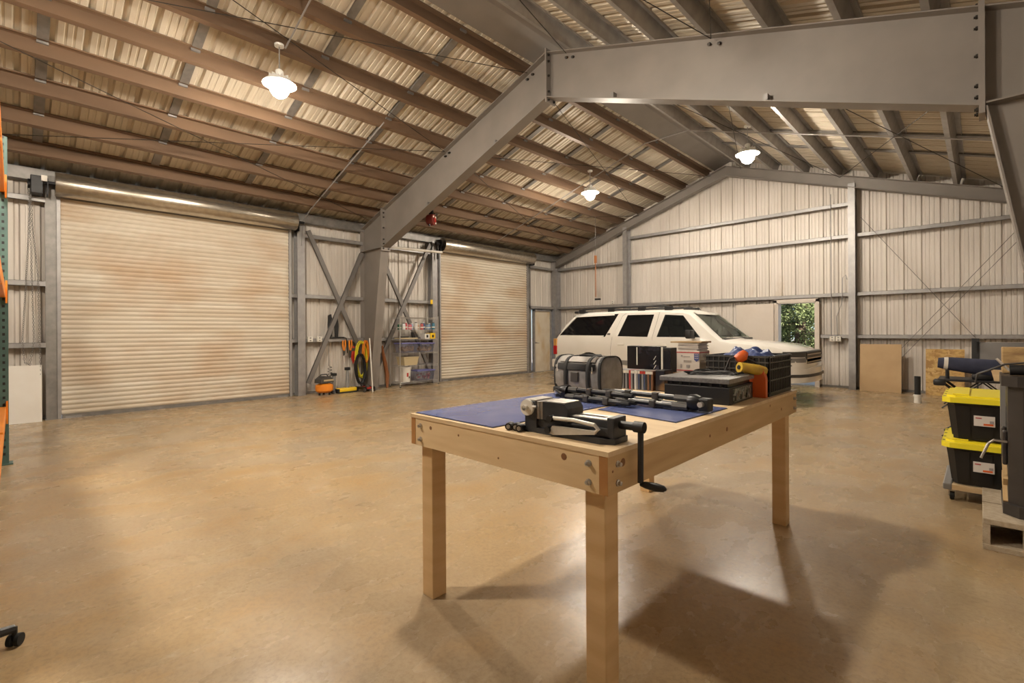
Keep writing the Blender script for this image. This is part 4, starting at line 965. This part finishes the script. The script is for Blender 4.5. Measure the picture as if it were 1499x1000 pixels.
sidepane(grow(WIN['q'], .03), 'tint', 'quarter_window', .004); sidepane(grow(WIN['r'], .005), 'tint', 'rear_door_window', .001); sidepane(grow(WIN['f'], .005), 'dglass', 'front_door_window', -.004)
ws = MB(); P = [(4.16, -.80, 1.235), (4.16, .80, 1.235), (3.52, .645, 1.765), (3.52, -.645, 1.765)]
ws.v = P + [(x + .006, y, z + .008) for x, y, z in P]; ws.f = [(0, 1, 2, 3), (7, 6, 5, 4), (0, 4, 5, 1), (1, 5, 6, 2), (2, 6, 7, 3), (3, 7, 4, 0)]; ws.build('windshield', 'glass', CAR)
rw = MB(); P = [(.05, -.80, 1.30), (.05, .80, 1.30), (.475, .68, 1.765), (.475, -.68, 1.765)]
rw.v = P + [(x - .012, y, z + .012) for x, y, z in P]; rw.f = ws.f; rw.build('rear_window', 'tint', CAR)
# seams, mouldings, handles
def seam(pts, w=.006, mat='dgrey', nm='door_seam', th=.004):
    for s in (1, -1):
        m = MB(); m.tube([(x, s * yside(x, z, th * .2), z) for x, z in pts], w / 2, 4); m.build(nm, mat, CAR)
seam([(1.72, .62), (1.70, .95), (1.74, 1.24), (1.93, 1.74), (2.02, 1.79)]); seam([(2.76, .5), (2.75, 1.24), (2.83, 1.74), (2.84, 1.79)]); seam([(3.92, .5), (3.95, 1.0), (3.93, 1.19)]); seam([(1.78, .5), (2.76, .47), (3.92, .47)])
sidepane([(1.65, .62), (1.65, .72), (3.95, .70), (3.95, .60)], 'grey', 'side_moulding', .014, .02)
for x in (1.98, 3.0):
    for s in (1, -1): MB().box(x - .085, x + .085, *sorted((s * (yside(x, 1.08) - .022), s * (yside(x, 1.08)))), 1.055, 1.10, bev=.01).build('door_handle', 'carw', CAR, 40)
sidepane([(1.60, 1.295), (1.60, 1.335), (1.68, 1.335), (1.68, 1.295)], 'dgrey', 'badge', .006)
M['tail'] = plain('tail_light_red', (.42, .02, .02), .15); M['amber'] = plain('amber_lens', (.55, .28, .08), .2); M['lens'] = plain('headlamp_lens', (.55, .56, .56), .1, .3)
for s in (-1, 1):
    tl = MB().box(-.015, .10, *sorted((s * .88, s * .985)), .80, 1.02, bev=.012).build('tail_light', 'tail', CAR); MB().box(-.012, .09, *sorted((s * .88, s * .98)), 1.02, 1.20, bev=.012).build('reverse_lens', 'amber', tl)
    for z0, z1, nm in ((.89, .985, 'headlight'), (.79, .87, 'turn_signal')):
        m = MB().prism([(5.30, s * .935), (5.46, s * .865), (5.56, s * .74), (5.60, s * .60), (5.50, s * .58), (5.30, s * .80)], z0, z1, 'z'); m.build(nm, 'dgrey' if nm == 'headlight' else 'grey', CAR, 40)
    mr = MB().box(3.60, 3.72, *sorted((s * 1.03, s * 1.24)), 1.22, 1.40, bev=.03).build('wing_mirror', 'black', CAR, 40); MB().tube([(3.68, s * .96, 1.24), (3.66, s * 1.05, 1.29)], .025, 7).build('mirror_arm', 'black', mr)
gr = MB().box(5.48, 5.60, -.56, .56, .74, .985, bev=.02).build('grille', 'black', CAR)
for z in (.78, .85, .92): MB().box(5.59, 5.606, -.52, .52, z, z + .018).build('grille_bar', 'steel', gr)
bq = [(5.02, .985), (5.25, .97), (5.42, .91), (5.55, .78), (5.63, .58), (5.66, .3), (5.67, 0)]; bo = bq + [(x, -y) for x, y in reversed(bq[:-1])]; bi = [(x - .12, y * .9) for x, y in reversed(bo)]
MB().prism(bo + bi, .42, .68, 'z').build('front_bumper', 'carw', CAR, 30)
MB().prism([(x + .006, y * 1.004) for x, y in bo[1:-1]] + [(x - .1, y * .9) for x, y in reversed(bo[1:-1])], .52, .575, 'z').build('bumper_strip', 'dgrey', CAR)
MB().box(-.12, .12, -.93, .93, .46, .68, bev=.04).build('rear_bumper', 'carw', CAR, 40); MB().box(-.125, .05, -.85, .85, .66, .69).build('step_pad', 'dgrey', CAR)
for s in (-1, 1):
    rl = MB().tube([(.62, s * .70, 1.865), (.72, s * .69, 1.925), (1.8, s * .69, 1.945), (2.9, s * .69, 1.935), (3.08, s * .69, 1.86)], .02, 8).build('roof_rail', 'black', CAR, 50)
    for x in (.70, 1.55, 2.35, 3.0): MB().box(x - .09, x + .09, s * .69 - .03, s * .69 + .03, 1.835, 1.925, bev=.01).build('rail_foot', 'black', rl)
for x in (1.2, 2.5): MB().box(x - .03, x + .03, -.68, .68, 1.925, 1.95, bev=.008).build('cross_bar', 'black', CAR)
MB().box(.42, .55, -.66, .66, 1.835, 1.89, bev=.02).build('rear_spoiler', 'black', CAR); MB().box(3.05, 3.25, -.1, .1, 1.855, 1.90, bev=.02).build('roof_light', 'black', CAR); MB().tube([(3.3, .3, 1.84), (3.22, .3, 1.92)], .008, 5).build('antenna', 'black', CAR)
for s in (-.35, .35): MB().tube([(4.17, s + .15, 1.235), (4.10, s - .3, 1.285)], .008, 5).build('wiper', 'black', CAR)
MB().box(4.12, 4.24, -.80, .80, 1.195, 1.225).build('cowl', 'black', CAR)
# wheels
for x in (1.10, 4.42):
    for s in (-1, 1):
        y = s * .85; o1 = 1 if s > 0 else -1
        w = MB().lathe([(.24, -.11), (.36, -.12), (.385, -.09), (.385, .09), (.36, .12), (.24, .11)], (x, y, .386), 'y', 32).build('tire', 'rubber', CAR, 40)
        MB().lathe([(.02, -.115 if s < 0 else .115), (.06, -.10 if s < 0 else .10), (.20, -.07 if s < 0 else .07), (.245, -.105 if s < 0 else .105), (.245, 0)], (x, y, .386), 'y', 24).build('rim', 'steel', w, 40)
        for k in range(6):
            mt = Matrix.Translation((x, y + s * .09, .386)) @ Matrix.Rotation(k * math.pi / 3, 4, 'Y'); MB().box(-.03, .03, -.012, .012, .04, .23, mt).build('spoke', 'steel', w)
        MB().lathe([(.455, -.15), (.455, .15)], (x, s * .80, .42), 'y', 28).build('wheel_well', 'black', CAR)
# cabin
M['seat'] = plain('grey_seat_cloth', (.16, .15, .135), .8)
for x in (2.35, 3.05, 1.35):
    for y in (-.42, .42):
        st_ = MB().box(x - .25, x + .25, y - .26, y + .26, .75, .98, bev=.05).build('seat', 'seat', CAR, 40); MB().box(-.08, .08, -.25, .25, 0, .58, Matrix.Translation((x - .27, y, .92)) @ Matrix.Rotation(-.25, 4, 'Y'), bev=.04).build('seat_back', 'seat', st_, 40); MB().box(x - .47, x - .38, y - .13, y + .13, 1.50, 1.66, bev=.03).build('headrest', 'seat', st_, 40)
MB().box(3.62, 3.95, -.85, .85, .78, 1.18, bev=.05).build('dashboard', 'dgrey', CAR, 40)
MB().lathe([(.17, -.012), (.19, 0), (.17, .012), (.16, 0)], n=24).xform(Matrix.Translation((3.52, .42, 1.22)) @ Matrix.Rotation(math.radians(-65), 4, 'Y')).build('steering_wheel', 'black', CAR, 50)

# ---------------------------------------------------------------- right side: totes, cart, block, boards
M['tote'] = plain('black_tote', (.014, .013, .013), .38); M['ylid'] = plain('yellow_lid', (.86, .72, .03), .4)
M['cinder'] = noisy('concrete_block', (.46, .38, .28), (.36, .29, .20), 30, .9, 0, 6, bump=.5, bscale=120)
t = thing('tote_dolly', 'black wheeled dolly under the stacked totes', 'dolly', (.03, 5.62, 0))
for sx in (-1, 1): MB().box(*sorted((sx * .20, sx * .255)), -.36, .36, .085, .135, bev=.008).build('side_rail', 'grey', t)
for y in (-.33, 0, .33): MB().box(-.2, .2, y - .03, y + .03, .09, .13).build('cross_rail', 'pine_x', t)
for sx in (-1, 1):
    for sy in (-1, 1):
        c = MB().lathe([(.018, -.014), (.036, -.014), (.038, 0), (.036, .014), (.018, .014)], (sx * .20, sy * .31, .038), 'x', 18).build('caster_wheel', 'rubber', t, 40)
        MB().box(sx * .20 - .022, sx * .20 + .022, sy * .31 - .02, sy * .31 + .02, .07, .088).build('caster_plate', 'steel', c)
        for k in (-1, 1): MB().box(sx * .20 + k * .02 - .002, sx * .20 + k * .02 + .002, sy * .31 - .018, sy * .31 + .018, .03, .075).build('caster_fork', 'steel', c)
def tote(loc, lab, rz=0):
    t = thing('storage_tote', lab, 'tote', loc, rz, None)
    def oct_(a, b, z, c): return [(-a + c, -b, z), (a - c, -b, z), (a, -b + c, z), (a, b - c, z), (a - c, b, z), (-a + c, b, z), (-a, b - c, z), (-a, -b + c, z)]
    m = MB(); lv = [(.195, .315, 0, .03), (.225, .345, .27, .04), (.235, .355, .30, .04)]
    for a, b, z, c in lv: m.v += oct_(a, b, z, c)
    for i in range(2):
        for k in range(8): m.f.append((i * 8 + k, i * 8 + (k + 1) % 8, i * 8 + 8 + (k + 1) % 8, i * 8 + 8 + k))
    m.f += [tuple(range(7, -1, -1)), tuple(range(16, 24))]
    body = m.build('tote_body', 'tote', t)
    for x in (-.13, .0, .13): MB().prism([(-.322, .02), (-.352, .27), (-.35, .27), (-.325, .02)], x - .035, x + .035, 'x').build('front_rib', 'tote', body)
    for y in (-.2, 0, .2): MB().prism([(-.205, .02), (-.234, .27), (-.22, .27), (-.19, .02)], y - .05, y + .05).build('side_rib', 'tote', body)
    m = MB(); m.prism([(p[0], p[1]) for p in oct_(.262, .385, 0, .05)], .295, .335, 'z')
    lid = m.build('lid', 'ylid', t)
    m = MB().prism([(p[0], p[1]) for p in oct_(.235, .35, 0, .05)], .335, .352, 'z').build('lid_deck', 'ylid', lid)
    for sx in (-1, 1): MB().box(*sorted((sx * .10, sx * .2)), -.31, .31, .352, .362, bev=.004).build('lid_ridge', 'ylid', lid)
    for y in (-.27, -.09, .09, .27):
        MB().box(-.258, -.242, y - .015, y + .015, .334, .3362).build('latch_slot', 'black', lid)
    lp = MB().box(-.075, .045, -.349, -.3375, .12, .20, rot('X', -6, (0, -.34, .16))).build('paper_sticker', 'card', t)
    MB().box(-.02, .035, -.3515, -.3485, .128, .142, rot('X', -6, (0, -.34, .16))).build('sticker_print', 'orr', lp); MB().box(.015, .038, -.3517, -.3487, .145, .165, rot('X', -6, (0, -.34, .16))).build('sticker_code', 'greyp', lp); MB().box(-.065, -.03, -.3515, -.3485, .178, .186, rot('X', -6, (0, -.34, .16))).build('sticker_heading', 'redp', lp)
    return t
tote((.03, 5.62, .137), 'black storage tote with yellow lid standing on the dolly')
tote((.035, 5.63, .137 + .362), 'black storage tote with yellow lid stacked on the other tote')
# cinder blocks
def block(loc, lab):
    t = thing('cinder_block', lab, 'block', loc)
    a, b, h = .195, .20, .195; w = .035
    for z0, z1 in ((0, w), (h - w, h)): MB().box(-a, a, -b, b, z0, z1, bev=.004).build('face_shell', 'cinder', t)
    for x in (-a + w / 2, 0, a - w / 2): MB().box(x - w / 2, x + w / 2, -b + .003, b - .003, w, h - w).build('cross_web', 'cinder', t)
    return t
block((.20, 4.44, 0), 'grey concrete block with open cores under the black cabinet front'); block((.20, 4.86, 0), 'grey concrete block under the back of the black cabinet')
# black cabinet on the blocks
M['cab'] = noisy('brown_black_enamel', (.028, .024, .022), (.038, .032, .03), 6, .4)
t = thing('black_cabinet', 'tall black moulded bin with flared rim standing on the concrete blocks', 'bin', (.36, 4.62, .197))
def octp(a, b, c): return [(-a + c, -b), (a - c, -b), (a, -b + c), (a, b - c), (a - c, b), (-a + c, b), (-a, b - c), (-a, -b + c)]
MB().prism(octp(.26, .26, .07), 0, .07, 'z').build('base_rim', 'cab', t); MB().prism(octp(.235, .235, .065), .07, .82, 'z').build('body', 'cab', t); MB().prism(octp(.265, .265, .07), .82, .885, 'z').build('top_rim', 'cab', t)
for y in (-.1, .08): MB().box(-.26, -.236, y - .03, y + .03, .30, .52, bev=.008).build('side_handle', 'cab', t)
for z in (.10, .24): MB().box(-.258, -.236, -.16, .16, z, z + .05, rot('X', 25, (0, 0, z))).build('wood_strip', 'pine_y', t)
MB().tube([(-.24, -.18, .46), (-.30, -.19, .465), (-.325, -.19, .44), (-.36, -.20, .34)], .008, 7).build('bent_lever', 'steel', t, 40)
MB().box(-.262, -.236, .15, .24, .42, .80).build('grey_plate', 'grey', t)
o = MB().box(-.17, .2, -.09, .09, 0, .175, bev=.006).build('wood_block', noisy('rough_wood', (.50, .34, .15), (.30, .18, .08), 5, .7, stretch=(2, 6, 6), bump=.3)); o.location = (.275, 4.76, 1.083); tag(o, 'rough brown wood block lying on the black bin', 'wood block')
t = thing('tool_pouch', 'black tool pouch with loose straps on top of the black bin', 'pouch', (.235, 4.48, 1.083))
MB().tube([(-.10, 0, .035), (.02, 0, .04), (.2, .01, .035)], [.034, .036, .03], 10).build('pouch_body', 'black', t, 40); MB().tube([(-.26, .02, -.06), (-.25, .01, .0), (-.2, .0, .025), (-.12, .02, .07), (.0, .03, .085), (.15, .02, .07)], .007, 6).build('strap', 'dgrey', t, 50)
MB().box(-.03, .18, -.05, .05, .07, .085, rot('X', 8)).build('pouch_flap', 'panel', t); MB().tube([(-.1, .02, .03), (-.14, .03, .08), (-.16, .03, .105)], .008, 6).build('buckle', 'chrome', t)
# folding camp table with rolled navy bag
M['navy'] = noisy('navy_cloth', (.022, .028, .06), (.04, .045, .085), 8, .75, bump=.4, bscale=14)
t = thing('camp_table', 'black folding camp table with crossed legs near the gable wall', 'table', (.02, 8.55, 0))
MB().box(-.42, .42, -.28, .28, .72, .745, bev=.006).build('table_top', 'black', t)
for sy in (-.24, .24):
    for a, b in ((-.38, .0), (0, -.38), (0, .38), (.38, 0)): MB().tube([(a, sy, .72), (b, sy, .37)], .009, 6).build('brace', 'blackm', t)
    for a, b in ((-.38, .38), (.38, -.38)): MB().tube([(a, sy, .70), (b, sy, 0.009)], .010, 6).build('leg', 'blackm', t)
MB().box(-.46, -.34, -.30, -.16, .66, .74, bev=.02).build('corner_pouch', 'black', t, 40)
t = thing('rolled_bag', 'rolled navy blue bag with white band on the camp table', 'bag', (.02, 8.46, .746))
MB().tube([(-.42, -.03, .20), (-.30, -.02, .19), (-.05, 0, .16), (.2, .0, .135), (.40, .02, .13)], [.065, .085, .10, .115, .11], 18).build('roll', 'navy', t, 50)
MB().tube([(-.365, -.025, .196), (-.325, -.021, .193)], [.077, .084], 18).build('white_band', 'panel', t, 50)
MB().box(-.10, .10, -.06, .06, 0, .075, bev=.02).build('support_pad', 'black', t, 40); MB().tube([(-.33, -.02, .0), (-.33, -.02, .13)], .02, 8).build('end_post', 'black', t)
o = MB().prism([(.02, 0), (.26, 0), (.28, .13), (-.01, .14)], -.015, .015).build('wood_board', 'pine_x'); o.location = (.10, 8.32, .746); tag(o, 'light wood offcut leaning on the rolled navy bag', 'board')
t = thing('camp_chair', 'grey folding chair with black side strap behind the camp table', 'chair', (.22, 9.45, 0))
MB().box(-.24, .28, -.02, .02, .74, 1.20, rot('X', -8, (0, 0, .74)), bev=.012).build('backrest', plain('grey_canvas_back', (.20, .19, .185), .8), t, 40); MB().box(-.31, -.23, -.03, .0, .80, 1.25, rot('X', -8, (0, 0, .74))).build('side_strap', 'black', t)
MB().box(-.26, .28, -.42, .0, .44, .47, bev=.01).build('seat_panel', 'seat', t)
for x in (-.25, .27):
    MB().tube([(x, .03, 1.2), (x, 0, .6), (x, -.42, .01)], .012, 6).build('leg', 'blackm', t); MB().tube([(x, -.40, .46), (x, .05, .01)], .012, 6).build('leg', 'blackm', t)
# sheets leaning on the gable wall
M['mdf'] = noisy('brown_hardboard', (.50, .34, .18), (.46, .31, .16), 4, .6); M['osb'] = noisy('osb_strands', (.58, .38, .13), (.36, .20, .06), 9, .6, 0, 3, (1, 1, 1.6), .3, 30, .4, .6)
t = thing('hardboard_sheet', 'plain brown hardboard sheet leaning on the gable wall beside the column', 'board', (-1.60, 13.35, 0)); o = MB().box(-.37, .37, -.006, .006, 0, 1.06, rot('X', -5)).build('sheet', 'mdf', t); MB().box(.37, .376, -.006, .006, 0, 1.06, rot('X', -5)).build('dark_edge', 'dgrey', t)
t = thing('osb_sheet', 'mottled strand board offcut leaning on the gable wall', 'board', (-.53, 13.36, 0)); MB().box(-.30, .30, -.006, .006, 0, .97, rot('X', -5)).build('sheet', 'osb', t)
random.seed(9); m = MB()
for k in range(150):
    x, z, a, l, w = random.uniform(-.27, .25), random.uniform(.03, .94), random.uniform(0, 3.14), random.uniform(.02, .05), random.uniform(.006, .013); c, s = math.cos(a), math.sin(a)
    m.add([rot('X', -5) @ Vector((x + c * p * l - s * q * w, -.0066 - .0004 * (k % 3), z + s * p * l + c * q * w)) for p, q in ((-1, -1), (1, -1), (1, 1), (-1, 1))], [(0, 1, 2, 3)])
o = m.build('wood_strand', wood('pale_strand', (.66, .46, .2), (.48, .29, .1)), t); o['kind'] = 'stuff'
o = MB().lathe([(.055, 0), (.055, .12), (.062, .12), (.062, .16), (.05, .16)], n=16).build('pipe_stub', 'white', None, 40); o.location = (-.85, 11.8, 0)
t = thing('pipe_stub_up', 'black pipe standing in a white plastic floor collar', 'pipe', (-.85, 11.8, 0)); o.parent = t; o.location = (0, 0, 0); o.name = 'floor_collar'; MB().lathe([(.047, .16), (.047, .50), (.04, .5), (.04, .45)], n=16).build('black_riser', 'rubber', t, 40)
o = MB().box(-.05, .05, -.03, .03, 0, .05, bev=.01).build('yellow_case', 'yellow'); o.location = (.70, 12.6, 1.27)
o.location = (.92, 12.9, 1.262); tag(o, 'small yellow case resting on the side wall girt', 'case')

# ---------------------------------------------------------------- storage end: rack, benches, chair
M['teal'] = noisy('teal_rack_paint', (.09, .17, .15), (.07, .13, .12), 8, .5)
t = thing('pallet_rack', 'teal pallet rack upright with orange beams at the storage end', 'rack', (-7.50, -.09, 0))
for x in (0, 2.05, 4.1):
    for y in (-.02 if x == 0 else -.13, -1.05):
        p = MB().prism([(-.045, 0), (.045, 0), (.045, .07), (.032, .07), (.032, .012), (-.032, .012), (-.032, .07), (-.045, .07)], 0, 3.5, 'z').build('upright', 'teal', t); p.location = (x, y, 0)
        MB().box(-.08, .08, -.04, .1, 0, .012).build('foot_plate', 'teal', p)
        for k in range(46): MB().box(.0445, .0462, .025, .045, .1 + k * .075, .128 + k * .075).build('slot', 'black', p) if x == 0 and y == -.02 else None
    for z in (.3, 1.2, 2.1, 3.0): MB().tube([(x, -.02, z), (x, -1.0, z + .45)], .018, 6).build('brace', 'teal', t)
for z in (.62, 1.90, 3.02):
    for y in (-.0, -1.02): [MB().box(x0 + .05, x0 + 2.0, y - .03, y + .03, z - .12, z, bev=.006).build('beam', 'orange', t) for x0 in (0, 2.05)]
    for x in (.05, ):
        MB().box(x - .0, x + .05, .03, .045, z - .18, z + .06).build('beam_clip', 'orange', t)
for x0 in (.03, 2.08): MB().box(x0, x0 + 1.99, -1.04, -.04, 1.90, 1.92).build('shadow_deck', 'ply', t)  # unseen plywood decks added to block that lamp along the floor edge
for z in (2.4, 2.75): MB().box(-.05, .0, .02, .045, z, z + .08, bev=.01).build('strap_hook', 'ylid', t)
# office chair partly in view
t = thing('office_chair', 'black five star office chair at the storage end', 'chair', (-2.95, -.305, 0), 0)
for k in range(5):
    a = math.radians(115) + k * 2 * math.pi / 5; c, s = math.cos(a), math.sin(a)
    l = MB().tube([(.03 * c, .03 * s, .12), (.2 * c, .2 * s, .10), (.33 * c, .33 * s, .078)], [.035, .026, .018], 8).build('base_arm', 'black', t, 40)
    for d in (-1, 1): MB().lathe([(.012, -.009), (.026, -.008), (.027, 0), (.026, .008), (.012, .009)], (0, 0, 0), 'y', 16).xform(Matrix.Translation((.335 * c, .335 * s, .027)) @ Matrix.Rotation(a + .6, 4, 'Z') @ Matrix.Translation((0, d * .014, 0))).build('caster', 'rubber', l, 40)
    MB().tube([(.333 * c, .333 * s, .027), (.333 * c, .333 * s, .085)], .010, 7).build('caster_stem', 'black', l)
MB().lathe([(.045, .08), (.045, .14), (.028, .15), (.028, .42)], n=14).build('gas_post', 'black', t, 40); MB().box(-.25, .25, -.24, .24, .44, .53, bev=.04).build('seat', 'web', t, 40); MB().box(-.24, .24, -.30, -.22, .60, 1.10, bev=.03).build('backrest', 'web', t, 40); MB().box(-.03, .03, -.28, -.2, .42, .7).build('back_bar', 'black', t)
for x in (-.28, .28): MB().tube([(x * .85, 0, .46), (x, 0, .52), (x, 0, .68)], .016, 7).build('arm_post', 'black', t, 40); MB().box(x - .04, x + .04, -.12, .13, .68, .715, bev=.012).build('arm_pad', 'black', t, 40)

# ---------------------------------------------------------------- outside
M['bark'] = noisy('bark', (.12, .08, .05), (.07, .045, .03), 12, .9, bump=.5)
def foliage_mat(nm, c1, c2):
    m = noisy(nm, c1, c2, 2.4, .6, 0, 5, lo=.35, hi=.65); b = m.node_tree.nodes['Principled BSDF']; b.inputs['Specular IOR Level'].default_value = .25; return m
M['fol1'] = foliage_mat('cypress_foliage', (.10, .135, .045), (.25, .27, .12)); M['fol2'] = foliage_mat('dark_foliage', (.05, .09, .025), (.14, .18, .05))
def tree(x, y, h, r, mat, lab, seed, n=5200, low=.3):
    rnd = random.Random(seed); t = thing('conifer_tree', lab, 'tree', (x, y, -.06), 0, 'trees outside the open door')
    MB().tube([(0, 0, 0), (.1, .05, h * .5), (.05, .1, h * .95)], [.22, .14, .03], 10).build('trunk', 'bark', t, 50)
    m = MB(); br = MB()
    for b in range(70):
        z = low + (h - low) * rnd.random() ** 1.25; a = rnd.uniform(0, 6.283); L = r * (1 - .75 * (z / h)) * rnd.uniform(.6, 1.05) + .25
        tip = Vector((L * math.cos(a), L * math.sin(a), z - .25 * L + rnd.uniform(0, .3)))
        br.tube([(0, 0, z), tuple(tip * .5 + Vector((0, 0, z * .5 + .08))), tuple(tip)], [.03, .02, .006], 5)
        for k in range(n // 70):
            f = rnd.random() ** .6; p = Vector((0, 0, z)).lerp(tip, f) + Vector((rnd.gauss(0, .18), rnd.gauss(0, .18), rnd.gauss(-.06, .14)))
            if p.z < .03: continue
            l = rnd.uniform(.06, .15); w = l * .26; d = Vector((math.cos(a) + rnd.gauss(0, .6), math.sin(a) + rnd.gauss(0, .6), rnd.gauss(-.5, .5))).normalized(); s = d.cross(Vector((rnd.gauss(0, 1), rnd.gauss(0, 1), rnd.gauss(0, 1)))).normalized() * w
            m.add([p, p + d * l * .5 + s, p + d * l, p + d * l * .5 - s], [(0, 1, 2, 3)])
    br.build('branches', 'bark', t, 50); o = m.build('foliage', mat, t); o['kind'] = 'stuff'; return t
tree(-4.9, 20.6, 6.5, 2.7, 'fol1', 'bright green drooping conifer seen through the open door', 1, 48000, .35)
tree(-8.6, 23.0, 8.0, 3.0, 'fol2', 'dark green conifer standing beside the bright drooping one', 2, 16000)
tree(-6.4, 24.5, 9.0, 3.2, 'fol2', 'dark green conifer standing behind the bright drooping one', 3, 26000)
tree(-2.2, 23.2, 7.5, 2.8, 'fol1', 'light green conifer to the open side of the yard', 4, 16000)
tree(-11.8, 25.0, 8.5, 3.2, 'fol2', 'dark green conifer at the far end of the tree row', 5, 5000)
tree(1.5, 24.5, 8.0, 3.0, 'fol2', 'dark green conifer beside the light green one', 6, 5000)
